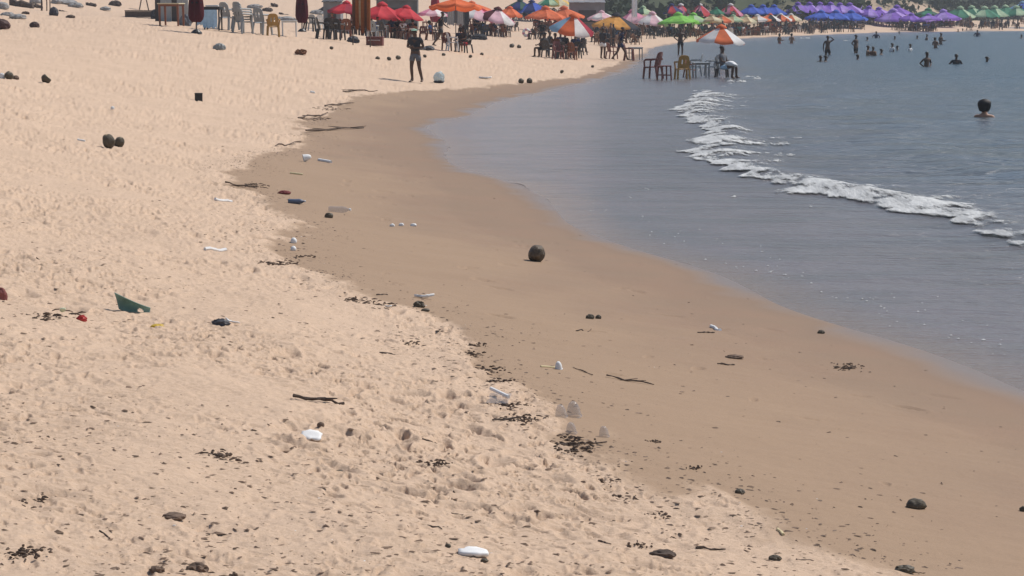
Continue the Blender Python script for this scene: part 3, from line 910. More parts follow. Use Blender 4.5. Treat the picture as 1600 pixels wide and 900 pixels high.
U('dark blue umbrella behind the orange row', 832, 2, 18, 38, 2.0, ['navy', 'blue'], 2)
U('green umbrella at the back behind the orange row', 857, -4, 8, 30, 2.0, ['palegreen', 'green'], 1)
U('pale yellow umbrella at the back above the orange row', 872, -4, 9, 34, 2.0, ['cream', 'yellow'], 1)
U('orange umbrella at the left end of the orange row', 852, 12, 28, 48, 2.1, ['orange'], 3, group='orange umbrellas')
U('orange umbrella in the middle of the orange row', 882, 12, 29, 48, 2.1, ['orange'], 3, group='orange umbrellas')
U('orange umbrella at the right end of the orange row', 914, 13, 29, 46, 2.1, ['orange', 'orange', 'white'], 3, group='orange umbrellas', tilt=(0, .12))
U('pale pink and white umbrella right of the orange row', 940, 18, 30, 34, 2.0, ['palepink', 'white'], 1)
U('black and amber umbrella behind the striding man', 962, 23, 42, 56, 2.2, ['amber', 'amber', 'black', 'amber'], 3, vent='black')
U('larger pink umbrella near the bend of the beach', 990, 17, 36, 46, 2.2, ['pink', 'palepink'], 4, group='pink umbrellas')
U('pink and white umbrella nearest the water bend', 1018, 20, 37, 40, 2.1, ['palepink', 'white', 'pink'], 3, group='pink umbrellas')
U('pale green umbrella above the pink pair', 1004, 11, 23, 34, 2.1, ['palegreen', 'cream', 'dkgreen'], 1)
U('lime green umbrella behind the wading man', 1060, 22, 36, 42, 2.2, ['lime'], 4, group='lime green umbrellas')
U('lime green umbrella right of the wading man', 1083, 22, 35, 34, 2.1, ['lime', 'palegreen'], 3, group='lime green umbrellas')
U('dark blue umbrella left of the white-topped red ones', 1050, 7, 20, 24, 2.1, ['navy', 'red'], 1)
for i, (u, nm) in enumerate([(1063, 'leftmost'), (1093, 'middle'), (1141, 'rightmost')]):
    U(f'{nm} of the three red umbrellas with white tops', u, 7, 23, 26, 2.1, ['red', 'pink'], 1, group='red umbrellas with white tops', vent='white')
U('dark green umbrella between the white-topped red ones', 1119, 12, 22, 18, 2.0, ['green'], 1)
for i, (u, nm, c) in enumerate([(1112, 'first', ['tan', 'cream']), (1128, 'second', ['tan', 'orange']), (1146, 'third', ['palegreen', 'tan']), (1165, 'fourth', ['cream', 'palegreen', 'tan']), (1184, 'fifth', ['white', 'orange', 'tan'])]):
    U(f'{nm} tan and green umbrella behind the bathers\' umbrella', u, 24, 34, 24, 2.2, c, 3, group='tan and green umbrellas')
for i, (u, nm, c) in enumerate([(1203, 'left', ['orange', 'black', 'white']), (1220, 'middle', ['white', 'maroon', 'orange']), (1236, 'right', ['white', 'orange', 'cream'])]):
    U(f'{nm} of three small white and orange umbrellas', u, 22, 32, 20, 2.2, c, 3, group='small white and orange umbrellas')
for i, (u, nm) in enumerate([(1174, 'leftmost'), (1192, 'second'), (1209, 'third'), (1224, 'rightmost')]):
    U(f'{nm} blue umbrella in the far blue row', u, 9, 21, 25, 2.2, ['blue'], 1, group='far blue row')
U('pale pink umbrella standing highest behind the purple row', 1231, -1, 7, 18, 2.0, ['lilac', 'palepink'], 0)
for i, (u, v, nm) in enumerate([(1247, 5, 'first'), (1264, 5, 'second'), (1281, 5, 'third'), (1297, 5, 'fourth'), (1313, 6, 'fifth'), (1328, 6, 'sixth'), (1343, 9, 'seventh'), (1357, 11, 'eighth')]):
    U(f'{nm} purple umbrella from the left in the purple row', u, v, v + 14, 25, 2.2, ['purple', 'lilac'], 1, group='purple row')
for i, (u, nm) in enumerate([(1283, 'left'), (1306, 'middle'), (1330, 'right')]):
    U(f'{nm} of three blue umbrellas below the purple row', u, 18, 30, 30, 2.3, ['blue'], 4, group='blue umbrellas below the purple row')
U('purple umbrella half behind the large purple one', 1374, 13, 25, 26, 2.2, ['purple', 'lilac'], 2, group='purple umbrellas right of the row')
U('large purple umbrella nearest the far water', 1396, 16, 31, 34, 2.4, ['lilac', 'purple'], 5, group='purple umbrellas right of the row')
U('purple umbrella behind the largest purple one', 1402, 10, 24, 28, 2.3, ['purple'], 2, group='purple umbrellas right of the row')
U('low purple umbrella right of the large purple one', 1424, 22, 31, 22, 2.2, ['purple'], 3, group='purple umbrellas right of the row')
U('dark green umbrella above the last purple ones', 1450, 15, 26, 30, 2.3, ['green', 'dkgreen'], 2)
U('small purple umbrella left of the last purple one', 1451, 23, 32, 24, 2.2, ['purple', 'lilac'], 3, group='purple umbrellas right of the row')
U('last purple umbrella before the green row', 1475, 17, 32, 32, 2.3, ['lilac', 'purple'], 4, group='purple umbrellas right of the row')
for i, (u, v, nm) in enumerate([(1500, 12, 'first'), (1519, 11, 'second'), (1538, 12, 'third'), (1554, 11, 'fourth'), (1571, 10, 'fifth'), (1589, 11, 'sixth')]):
    U(f'{nm} green umbrella from the left in the green row', u, v, v + 13, 28, 2.4, ['green', 'green', 'green', 'palegreen'], 3, group='green row', vent='palegreen')
U('sky blue umbrella in the corner beyond the green row', 1598, 4, 13, 26, 2.3, ['skyblue', 'blue'], 1)

# the two umbrellas shown large
fu = umbrella('orange, white and crimson umbrella over the dark chair cluster', 893, 23, 49, 72, 2.1, ['orange', 'white', 'crimson', 'orange', 'orange', 'orange', 'orange', 'skyblue'], detail=True, tilt=(.20, .16), rot=-2.2)
wu = umbrella('orange and white umbrella standing in the shallow water', 1126, 41, 67, 78, 2.1, ['orange', 'white'], detail=True, tilt=(.02, .06), rot=-1.9)

# ------------------------------------------------------------------ chairs and people under the umbrellas
rs = random.Random(21)
SEATCOL = ['dark', 'black', 'brown', 'dark', 'grey', 'red', 'dark', 'brown', 'white']
CLO = ['black', 'charcoal', 'navy', 'grey', 'brown', 'teal', 'red', 'blue', 'charcoal', 'white']
short = lambda d: d
PLACES = ['left under', 'right under', 'just before', 'just behind', 'left beside', 'right beside', 'near left before', 'near right before']
OFFS = [(-.5, -.25), (.5, -.2), (-.1, -.75), (.25, .8), (-.95, .1), (.95, .2), (-.75, -.9), (.7, -1.0)]
for desc, (t, top, z0, s), n_, seats in ROWS:
    spots = list(range(6))
    kk = 0
    for j in range(n_ + (3 if s < 24 else 2)):
        if j >= 8: break
        ox, oy = OFFS[j]
        x, y = top.x + ox + rs.uniform(-.12, .12), top.y + oy + rs.uniform(-.15, .15)
        if inland(np.array([x]), np.array([y]))[0] < .5: x -= .8
        z = H1(x, y)
        rz = rs.uniform(0, 6.28)
        m = PL[rs.choice(SEATCOL)]
        sat = rs.random() < (.62 if n_ > 1 else .4)
        chair(f'chair {PLACES[j]} the {desc}', (x, y, z), rz, m, 'plastic chairs under the umbrellas', detail=(s > 26), scale=1.0)
        if sat:
            person(f'sitter {PLACES[j]} the {desc}', (x + .02 * math.sin(rz), y, z), rs.choice(['sit', 'sit', 'sitlean']), rz, rs.uniform(1.58, 1.8), rs.choice(['dark', 'brown', 'tan', 'dark']),
                   rs.choice([None, None] + CLO), rs.choice(CLO), rs.choice(['short', 'short', 'long']), group='people sitting under the umbrellas')
    if n_ >= 3:
        x, y = top.x + rs.uniform(-.25, .25), top.y - .3
        table(f'small table under the {desc}', (x, y, H1(x, y)), rs.uniform(0, 1.5), PL[rs.choice(['white', 'brown', 'grey'])], 'tables under the umbrellas')
    if n_ >= 4:
        x, y = top.x + rs.choice([-1.5, 1.5]), top.y + rs.uniform(-.5, .5)
        if inland(np.array([x]), np.array([y]))[0] > .5:
            person(f'person standing beside the {desc}', (x, y, H1(x, y)), rs.choice(['hips', 'front', 'raised', 'walk']), rs.uniform(0, 6.28), rs.uniform(1.6, 1.8), rs.choice(['dark', 'brown', 'tan']),
                   rs.choice([None] + CLO), rs.choice(CLO), rs.choice(['short', 'long']), group='people standing among the umbrellas')

# cluster under the big orange, white and crimson umbrella
_, top, z0, s = fu
G0 = 'dark chairs and people under the front umbrella'
for i, (u, v, rz, c, lb) in enumerate([(856, 91, 2.6, 'dark', 'dark chair at the left edge of the front umbrella cluster'), (872, 93, .3, 'red', 'dull red chair in the middle of the front umbrella cluster'),
                                       (866, 88, 3.6, 'black', 'black chair behind the dull red one, front umbrella cluster'), (893, 93, 2.9, 'brown', 'brown chair right of the pole under the front umbrella'),
                                       (908, 86, 4.2, 'dark', 'dark chair at the right edge of the front umbrella cluster'), (882, 86, 1.2, 'dark', 'dark chair behind the pole of the front umbrella'), (850, 87, 3.1, 'black', 'black chair at the back left of the front umbrella cluster'), (900, 91, 3.4, 'black', 'black chair between brown chair and right edge, front umbrella'), (878, 92, 3.0, 'dark', 'dark chair just left of the front umbrella pole')]):
    chair(lb, put(u, v), rz, PL[c], G0, scale=1.05)
for u, v, rz, sh, sk, lb in [(860, 84, 2.0, 'charcoal', 'dark', 'person in charcoal seated behind the dull red chair, front umbrella'), (876, 83, 3.0, 'navy', 'dark', 'person in navy seated behind the pole of the front umbrella'), (902, 82, 1.0, 'black', 'brown', 'person in black seated at the back right of the front umbrella'), (850, 90, 4.0, 'charcoal', 'dark', 'person in charcoal seated at the left of the front umbrella'), (868, 90, .4, 'brown', 'dark', 'person in brown seated in the middle below the front umbrella'),
                             (884, 88, 2.2, 'black', 'dark', 'person in black seated by the pole of the front umbrella'), (899, 90, 3.3, 'navy', 'brown', 'person in navy seated right of the front umbrella pole'),
                             (910, 85, 5.0, 'charcoal', 'brown', 'person in charcoal seated at the right of the front umbrella')]:
    person(lb, put(u, v), 'sit', rz, 1.75, sk, sh, 'black', group=G0)
table('dark table under the orange, white and crimson umbrella', put(884, 91), .3, PL['brown'])
for u, v, rz, c, lb in [(836, 62, 1.0, 'black', 'black chair with a ring float, left of the front umbrella'), (846, 61, 2.0, 'dark', 'dark chair between ring float and front umbrella')]:
    chair(lb, put(u, v), rz, PL[c])
for u, v, rz, lb in [(836, 62, 4.5, 'person in brown seated next to the ring float'), (846, 61, 4.9, 'person in brown seated between float and front umbrella')]:
    person(lb, put(u, v), 'sit', rz, 1.75, 'dark', 'brown', 'brown')
p = put(823, 58)
bm = bmesh.new()
me = bpy.data.meshes.new('ring_float')
V = []; Fc = []
for i in range(24):
    for j in range(10):
        a = i * 6.283 / 24; b_ = j * 6.283 / 10
        V.append(((.26 + .12 * math.cos(b_)) * math.cos(a), .12 * math.sin(b_), .38 + (.26 + .12 * math.cos(b_)) * math.sin(a)))
        Fc.append((i * 10 + j, i * 10 + (j + 1) % 10, ((i + 1) % 24) * 10 + (j + 1) % 10, ((i + 1) % 24) * 10 + j))
me = mesh_from('ring_float', V, Fc, True)
me.materials.append(PL['white']); me.materials.append(FAB['pink'])
me.polygons.foreach_set('material_index', [1 if (k // 10) % 6 < 2 else 0 for k in range(240)])
tag(ob('ring_float', me, None, None, p, (-.2, 0, .2)), 'white and pink ring float propped beside the seated pair', 'swim ring')

# right of the cluster: standing pair, red chair, grey table
person('person in pale shorts standing left of the striding man', put(942, 92), 'front', 2.4, 1.72, 'dark', 'charcoal', 'white')
person('dark striding man in front of the amber umbrella', put(969, 95), 'walk', 1.75, 1.8, 'dark', 'navy', 'navy')
chair('dull red plastic chair between the pair of standing people', put(956, 92), 2.0, PL['red'], scale=1.05)
chair('dull red plastic chair right of the striding man', put(983, 95), 1.4, PL['red'], scale=1.05)
table('pale grey plastic table at the damp sand\'s edge', put(993, 94), .2, PL['grey'])

# ------------------------------------------------------------------ seats standing in the shallow water
GW = 'furniture standing in the shallow water'
def wput(u, v): q = W(u, v); q.z = -.04; return q
chair('tall red brown chair, leftmost of those in the water', wput(1020, 123), 4.2, PL['red'], GW, scale=1.28, name='plastic_chair')
def stool(label, u, v, m, sc):
    t = thing('stool', label, 'stool', wput(u, v), .4, GW, sc)
    ob('seat', bevel_mesh(MB().box((0, 0, .52), (.36, .36, .04)).mesh('seat'), .01), m, t)
    for x in (-.15, .15):
        for y in (-.15, .15): ob('leg', MB().tube([(x, y, .51), (x * 1.2, y * 1.2, -.05)], [.03, .024], 6).mesh('leg'), m, t)
    ob('brace', MB().box((0, -.165, .22), (.31, .03, .04)).box((0, .165, .22), (.31, .03, .04)).mesh('brace'), m, t)
stool('low red brown stool right of the tall red chair', 1038, 126, PL['red'], 1.2)
chair('ochre wooden chair facing away in the shallow water', wput(1066, 124), 3.3, PL['ochre'], GW, scale=1.15)
chair('grey chair with a red back beside the water table', wput(1086, 119), 4.6, PL['grey'], GW, scale=1.12)
chair('low brown chair between ochre chair and water table', wput(1078, 121), 1.2, PL['brown'], GW, scale=.9)
table('grey plastic table standing in the shallow water', wput(1095, 122), .15, PL['grey'], GW, scale=.95)
chair('grey chair just left of the seated bather', wput(1112, 118), 5.0, PL['grey'], GW, scale=1.05)
chair('dark chair under the seated bather in the water', wput(1128, 121), 1.3, PL['dark'], GW, scale=1.0)
q = wput(1130, 123); q.z = 0
sp = person('bather in a grey shirt seated in the shallow water', q, 'sit', 1.05, 1.78, 'dark', 'grey', 'lightblue')
tw = blob_mesh('towel', 3, .25, 2.5, .26, .2, .12, 5, flat=-.08)
tag(ob('towel', tw, CL['white'], None, (q.x + .30, q.y - .28, .60), (0, .2, .4)), 'crumpled white towel on the seated bather\'s lap', 'towel')
person('dark man wading with his back turned, behind the chairs', W(1063, 86) + Vector((0, 0, -.12)), 'hips', .2, 1.8, 'dark', None, 'black')
# second pole beside the water umbrella
p = W(1125, 97)
t = thing('loose_umbrella_pole', 'thin dark pole standing upright beside the seated bather', 'pole', (p.x + .12, p.y + .1, 0))
ob('pole', MB().tube([(0, 0, -.3), (0, 0, 1.75)], .024, 8).mesh('pole'), POLE, t)
ob('ground_spike', MB().tube([(0, 0, -.5), (0, 0, -.3)], [.004, .03], 8).mesh('ground_spike'), POLE, t)

# ------------------------------------------------------------------ the two men on the sand
MAN = put(649, 128)
person('man in green cap, dark shirt and grey shorts standing alone', MAN, 'folded', -.35, 1.78, 'dark', 'charcoal', 'grey', 'cap', hairmat=CL['palegreen'])
person('dark man walking to the right below the small pink umbrella', put(688, 73), 'walk', 1.35, 1.78, 'dark', 'black', 'charcoal', tilt=0)
for u, v, sk, lb, kd, rz, st in [(829, 74, 'dark', 'person standing behind the left of the front umbrella', 'hips', .3, 'black')]:
    person(lb, put(u + 18, 72), kd, rz, 1.7, sk, st, 'black')

# ------------------------------------------------------------------ bathers in the sea
GB = 'bathers in the sea'
def bather(label, u, v, deep, kind='hips', rz=0, skin='dark', shirt=None, shorts='black', hair='short', h=1.72, tilt=0):
    q = W(u, v); q.z = -deep * h / 1.72
    return person(label, q, kind, rz, h, skin, shirt, shorts, hair, GB, tilt=tilt)
bather('bather with thick dark hair closest to the camera, shoulders wet', 1538, 184, 1.37, 'front', 2.75, 'tan', None, 'navy', 'afro', 2.05)
bather('man wading thigh deep with a hand raised to his head', 1293, 87, .52, 'raised', .3, 'dark')
bather('man wading thigh deep right of the one with raised hand', 1337, 83, .55, 'hips', .9, 'dark')
bather('left of two wading women near the far shore', 1218, 68, .86, 'front', .8, 'brown', None, 'red', 'long', 1.65)
bather('right of two wading women near the far shore', 1237, 68, .86, 'front', 2.5, 'tan', None, 'pink', 'long', 1.65)
bather('left of two heads below the man with raised hand', 1282, 96, 1.42, 'hips', .3)
bather('right of two heads below the man with raised hand', 1290, 96, 1.42, 'hips', 1.3)
bather('single head below the second thigh-deep man', 1340, 94, 1.42, 'hips', 2.3)
bather('head of a swimmer left of the embracing pair, far out', 1355, 64, 1.38, 'hips', 1)
bather('bather chest deep near the far large purple umbrella', 1369, 60, 1.05, 'hips', 0, 'dark', 'navy')
bather('broad bather leaning left, left end of the chest-deep group', 1356, 87, 1.12, 'front', 1.2, 'brown')
bather('bather in brown beside the left end of the chest-deep group', 1364, 87, 1.18, 'hips', 2.2, 'dark', 'brown')
bather('low dark head in the middle of the chest-deep group', 1377, 86, 1.36, 'hips', 1.2)
bather('bather in white, right half of the chest-deep group', 1394, 81, 1.16, 'front', 2, 'dark', 'white')
bather('dark head just right of the bather in white', 1402, 80, 1.36, 'hips', 4)
bather('bather in white alone, right of the chest-deep group', 1422, 80, 1.24, 'front', 1, 'dark', 'white')
bather('bather waist deep in front with a splash beside', 1448, 104, 1.02, 'hips', .6, 'dark')
bather('head far out left of the chest-deep pair', 1433, 61, 1.40, 'hips', 0)
bather('bather chest deep left of the leaning couple', 1448, 63, 1.18, 'front', 1)
bather('left one of the leaning couple, bending to the left', 1464, 75, .90, 'front', 2.4, 'brown', None, 'red', 'long', 1.68, tilt=-.18)
bather('right one of the leaning couple', 1470, 69, .86, 'front', .8, 'dark', None, 'black', 'short', 1.8)
bather('bather seen from behind, chest deep toward the right', 1494, 101, 1.20, 'hips', .2, 'dark', 'charcoal')
bather('swimmer floating low near the right edge', 1542, 98, 1.42, 'hips', 1.5)
bather('bather chest deep below the green row', 1527, 57, 1.05, 'hips', .2, 'dark', 'navy')
bather('head near the far shore, left of a pair', 1405, 54, 1.38, 'hips', .2)
bather('left of two far heads below the first green umbrella', 1497, 50, 1.38, 'hips', .2)
bather('right of two far heads below the first green umbrella', 1504, 49, 1.36, 'hips', 1.2)
bather('head close to the far shore below the last purple umbrella', 1479, 47, 1.30, 'hips', 1.2)
bather('person standing at the far water\'s edge below the green row', 1511, 46, .1, 'hips', .2, 'dark', 'black')
bather('left of two people standing ankle deep at the far right', 1576, 42, .1, 'hips', .4, 'dark', None, 'navy')
bather('right of two people standing ankle deep at the far right', 1583, 42, .1, 'front', 1.4, 'dark', None, 'black')
bather('head far out between the two groups of bathers', 1398, 62, 1.40, 'hips', .7)
bather('head at the right, level with the leaning couple', 1600 - 4, 60, 1.36, 'hips', .7)

# ------------------------------------------------------------------ left: vendor stall, chairs, tables
GC = 'pale plastic chairs in a line'
chair('grey plastic chair at the left end of the pale line', put(358, 48), 2.5, PL['grey'], GC, scale=1.25)
def stack(label, u, v, rz, m, sc, k=3):
    q = put(u, v)
    for i in range(k):
        c = chair(('bottom ' if i == 0 else 'top ' if i == k - 1 else 'middle ') + label, (q.x - i * .035 * math.sin(rz), q.y + i * .035, q.z + i * .10), rz, m, GC, scale=sc)
stack('pale grey plastic chair in the tall stack', 380, 52, 2.45, PL['grey'], 1.2)
chair('grey plastic chair between tall stack and ochre chair', put(410, 54), 2.6, PL['grey'], GC, scale=1.22)
chair('ochre plastic chair seen from the back', put(427, 57), 3.2, PL['ochre'], scale=1.05)
table('white plastic table at the right end of the pale chairs', put(452, 58), .1, PL['white'], scale=.92)
chair('white chair behind the maroon folded umbrella at the right', put(497, 50), 3.6, PL['white'], scale=1.0)
chair('black chair right of the maroon folded umbrella', put(484, 50), 1.9, PL['black'], scale=1.05)
chair('grey chair beside the black chair, right of folded umbrella', put(491, 49), 2.7, PL['grey'], scale=1.0)
for u, v, rz, c, lb in [(505, 61, 1.8, 'black', 'black chair in front of the crimson umbrella, leftmost'), (516, 62, 3.0, 'dark', 'dark chair in front of the crimson umbrella, second'), (528, 63, 2.8, 'dark', 'dark chair in front of the crimson umbrella, third'),
                        (540, 63, 3.3, 'brown', 'dark brown chair left of the hanging clothes'), (582, 62, 3.0, 'grey', 'grey chair right of the hanging clothes'), (598, 60, 2.7, 'dark', 'dark chair above the red cool box'),
                        (612, 60, 3.3, 'grey', 'grey chair right of the red cool box'), (624, 60, 3.0, 'dark', 'dark chair left of the man in the cap'), (671, 49, 1.5, 'brown', 'brown chair left of the walking man')]:
    chair(lb, put(u, v), rz, PL[c], 'dark chairs before the red umbrellas', scale=1.05)
table('dark table among the chairs before the crimson umbrella', put(522, 60), .2, PL['dark'])
table('small brown table left of the walking man', put(667, 48), .2, PL['brown'])
closed_umbrella('folded maroon umbrella right of the white plastic table', 472, 50, -26, 17, 'maroon')
closed_umbrella('folded maroon umbrella on its pole in front of the stall', 307, 52, -30, 21, 'maroon')
closed_umbrella('folded crimson umbrella behind the small pink umbrella', 680, 42, -6, 14, 'crimson')
# red cool box
p = put(586, 71)
t = thing('cool_box', 'dull red cool box on the sand beside the hanging clothes', 'cool box', p, -.1)
s = ppm(p)
ob('body', bevel_mesh(MB().box((0, 0, .17), (26 / s, .42, .34)).mesh('body'), .02), PL['red'], t)
ob('lid', bevel_mesh(MB().box((0, 0, .375), (26 / s + .03, .45, .06)).mesh('lid'), .015), PL['red'], t)
ob('handle', MB().tube([(-.25, -.23, .22), (-.25, -.28, .25), (.25, -.28, .25), (.25, -.23, .22)], .012, 6).mesh('handle'), PL['white'], t)
# clothes rack
def rack(label, u, v, vtop, wpx, garments, seed, legs=True):
    p = put(u, v); s = ppm(p); Ht = (v - vtop) / s; wd = wpx / s
    t = thing('clothes_rack', label, 'rack', p)
    for x in (-wd / 2, wd / 2): ob('post', MB().tube([(x, 0, -.3), (x, 0, Ht)], .025, 7).mesh('post'), WOOD, t)
    ob('rail', MB().tube([(-wd / 2 - .05, 0, Ht - .05), (wd / 2 + .05, 0, Ht - .05)], .02, 7).mesh('rail'), WOOD, t)
    for i, (c, l, lb) in enumerate(garments):
        x = -wd / 2 + wd * (i + .5) / len(garments)
        g = ob('garment', hangcloth(wd / len(garments) * 1.25, Ht * l, seed + i), CL[c], None, (p.x + x, p.y - .03 * (i % 2) - .02, p.z + Ht - .06))
        tag(g, lb, 'garment', 'clothes hanging on ' + ('the brown rack' if seed < 50 else 'the grey rack'))
rack('tall wooden rack hung with brown and rust cloths', 565, 72, -12, 27,
     [('brown', .62, 'dark brown cloth at the left end of the brown rack'), ('rust', .68, 'rust cloth second on the brown rack'), ('beige', .58, 'beige cloth third on the brown rack'), ('rust', .74, 'long rust cloth fourth on the brown rack'),
      ('brown', .66, 'brown cloth fifth on the brown rack'), ('rust', .70, 'rust cloth at the right end of the brown rack')], 3)
rack('rack of grey shirts behind the walking man', 712, 55, 4, 40,
     [('grey', .58, 'grey shirt at the left end of the grey rack'), ('stone', .66, 'pale grey shirt second on the grey rack'), ('grey', .60, 'grey shirt in the middle of the grey rack'), ('stone', .66, 'pale grey shirt fourth on the grey rack'),
      ('charcoal', .62, 'dark grey shirt at the right end of the grey rack')], 60)

# stall at the far left
p = put(222, 27); s = ppm(p)
t = thing('low_bench', 'long dark low bench at the left of the stall', 'bench', p, -.28, None, 1.4)
for y in (-.16, .02, .20): ob('plank', bevel_mesh(MB().box((.15, y, .33), (62 / s / 1.4, .16, .045)).mesh('plank'), .008), WOOD, t)
ob('skirt', bevel_mesh(MB().box((.15, -.25, .15), (60 / s / 1.4, .03, .30)).mesh('skirt'), .006), WOOD, t)
for x in (-.4, .7): ob('leg', MB().box((x, .1, .14), (.06, .3, .3)).mesh('leg'), WOOD, t)
p = put(225, 16)
t = thing('trestle', 'dark wooden trestle standing behind the low bench', 'trestle', p, .2, None, 1.4)
for x0, x1 in ((-.30, -.08), (.30, .08)):
    for y in (-.2, .2): ob('leg', MB().tube([(x0, y, 0), (x1, y * .4, 1.1)], .032, 6).mesh('leg'), WOOD, t)
ob('crossbar', MB().box((0, 0, 1.1), (.5, .5, .06)).mesh('crossbar'), WOOD, t)
p = put(262, 35); s = ppm(p)
t = thing('stall_counter', 'grey boarded stall counter behind the cream table', 'stall', p + Vector((0.1, .6, .0)), -.12, None, 1.3)
for i in range(6): ob('board', bevel_mesh(MB().box((-.5 + i * .2, 0, .48), (.19, .04 + .006 * (i % 2), .98)).mesh('board'), .006), PL['grey'] if i % 3 else PL['dark'], t)
ob('countertop', bevel_mesh(MB().box((0, .28, .995), (1.35, .66, .04)).mesh('countertop'), .008), PL['grey'], t)
for x in (-.58, .58): ob('post', MB().tube([(x, .55, -.1), (x, .55, 2.1)], .035, 7).mesh('post'), WOOD, t)
table('cream topped table with brown legs in front of the stall', put(268, 41), -.15, PL['brown'], topm=mat('cream_top', (.62, .52, .33), .5), scale=1.25)
p = put(331, 47); s = ppm(p)
t = thing('serving_table', 'dark serving table with pale blue cloth right of folded umbrella', 'table', p, -.1)
ob('tabletop', bevel_mesh(MB().box((0, .25, .86), (.66, .6, .12)).mesh('tabletop'), .01), PL['black'], t)
for x in (-.29, .29):
    for y in (0, .5): ob('leg', MB().box((x, y, .40), (.05, .05, .82)).mesh('leg'), PL['dark'], t)
tag(ob('tablecloth', hangcloth(.56, .72, 77, 2.5), CL['lightblue'], None, p + Vector((-.06, -.10, .80))), 'pale blue cloth hanging from the dark serving table', 'cloth')
p2 = put(316, 44)
tag(ob('tablecloth', hangcloth(.34, .62, 78, 1.5), CL['lightblue'], None, p2 + Vector((-.1, .12, .72))), 'narrow pale blue cloth behind the folded maroon umbrella', 'cloth')
tray = bevel_mesh(MB().box((0, 0, .03), (.5, .32, .06)).mesh('tray'), .012)
tag(ob('tray', tray, PL['white'], None, p + Vector((0, .2, .925))), 'white tray on top of the dark serving table', 'tray')

# top left: logs, bag, pieces of junk
def log(label, u0, v0, u1, v1, th, m=WOOD, cat='log', name='log'):
    a, b_ = G(u0, v0), G(u1, v1); s = ppm(a); r_ = th / s / 2
    c = (a + b_) / 2; c.z = H1(c.x, c.y) + r_ * .7; d = b_ - a; ln = max((u1 - u0) / s, .05)
    P = []; rr = []
    for i in range(7):
        f = i / 6 - .5
        P.append(Vector((f * ln, .03 * math.sin(i * 1.7), .0 + r_ * .25 * math.sin(i * 2.3)))); rr.append(r_ * (1.1 - .35 * abs(f) + .12 * math.sin(i * 2.9)))
    me = MB().tube(P, rr, 9).mesh(name)
    zz = (H1(b_.x, b_.y) - H1(a.x, a.y)) / max((b_ - a).length, .1)
    return tag(ob(name, me, m, None, c, (0, -math.atan2((v0 - v1), (u1 - u0)) * .55, 0)), label, cat)
log('thick dark log at the top left corner', 16, 6, 52, 18, 11)
log('short dark log right of the thick one', 47, 9, 66, 15, 7)
log('thin dark stick lying right of the dark bag', 92, 14, 105, 19, 3)
log('short dark log alone on the upper left sand', 134, 8, 150, 11, 6)
log('dark board lying behind the pale chairs', 436, 10, 462, 24, 5)
log('short dark board lying beside the longer one', 423, 8, 434, 12, 5)
t_ = put(69, 17)
for u, lb in [(65, 'thick dark post at the top left, left one'), (73, 'thin dark post at the top left, middle one'), (78, 'thin dark post at the top left, right one')]:
    q = put(u, 16); s = ppm(q)
    tag(ob('wooden_post', MB().tube([(0, 0, -.3), (.02, 0, .5), (0, .01, 1.2)], [.075 if u == 65 else .045] * 3, 9).mesh('wooden_post'), WOOD, None, q), lb, 'post')
def lump(name, label, cat, u, v, wpx, hpx, m, seed, ridged=True, deep=.7, amp=.22, freq=1.6, group=None, sub=3):
    q = put(u, v); s = ppm(q); a = wpx / s / 2; h_ = hpx / s
    me = blob_mesh(name, sub, amp, freq, a, a * deep, h_ * .62, seed, ridged, flat=-h_ * .30)
    return tag(ob(name, me, m, None, (q.x, q.y, q.z + h_ * .28), (0, 0, 0)), label, cat, group)
BAGD = mat('dark_bag', (.05, .05, .058), .6, .3, 9, .4)
ROCK = mat('grey_junk', (.30, .29, .28), .85, .3, 5, .2, bump=.4)
HUSK = mat('coconut_husk', (.085, .068, .045), .6, .35, 9, .35, bump=.5)
HUSKG = mat('coconut_green_brown', (.105, .078, .052), .6, .45, 3.0, .35, bump=.8)
WEED = mat('dry_seaweed', (.115, .082, .062), .85, .4, 20, .15)
LEAFD = mat('dead_leaf', (.150, .102, .074), .8, .35, 20, .2)
WHITEF = mat('white_foam_plastic', (.74, .73, .71), .6, .06, 14, .3)
IVORY = mat('ivory_flesh', (.62, .52, .30), .6, .1, 20, .3)
lump('bag', 'dark slumped bag beside the posts, top left', 'bag', 84, 24, 14, 15, BAGD, 3, deep=.8)
lump('bag', 'flat dark bag alone on the upper left sand', 'bag', 54, 45, 15, 10, mat('brown_bag', (.075, .045, .04), .7, .3, 9), 4)
lump('bag', 'dark brown bag cut off by the left edge', 'bag', 0, 45, 30, 17, mat('brown_bag2', (.07, .035, .03), .7, .3, 9), 6)
lump('rock', 'pale grey rock at the very top left corner', 'rock', 3, 14, 22, 12, ROCK, 7)
lump('rock', 'grey rock behind the dark bag, top left', 'rock', 103, 7, 34, 9, ROCK, 8)
lump('rock', 'pale rock between logs and posts, top left', 'rock', 55, 6, 18, 9, ROCK, 9)
lump('bag', 'grey plastic bag half buried below the pale chairs', 'bag', 343, 78, 19, 11, mat('grey_bag', (.24, .25, .24), .45, .3, 12, .5), 11, deep=.6)
lump('bag', 'dark towel heap behind the man in the cap', 'towel', 670, 80, 17, 8, BAGD, 12)
lump('towel', 'grey towel heap touching the man in the cap\'s hip', 'towel', 660, 79, 10, 6, CL['grey'], 13)
lump('shoes', 'maroon sandals heap below the folded umbrella', 'sandals', 470, 85, 17, 9, CL['brown'], 14, amp=.5).name = 'sandal_pair'

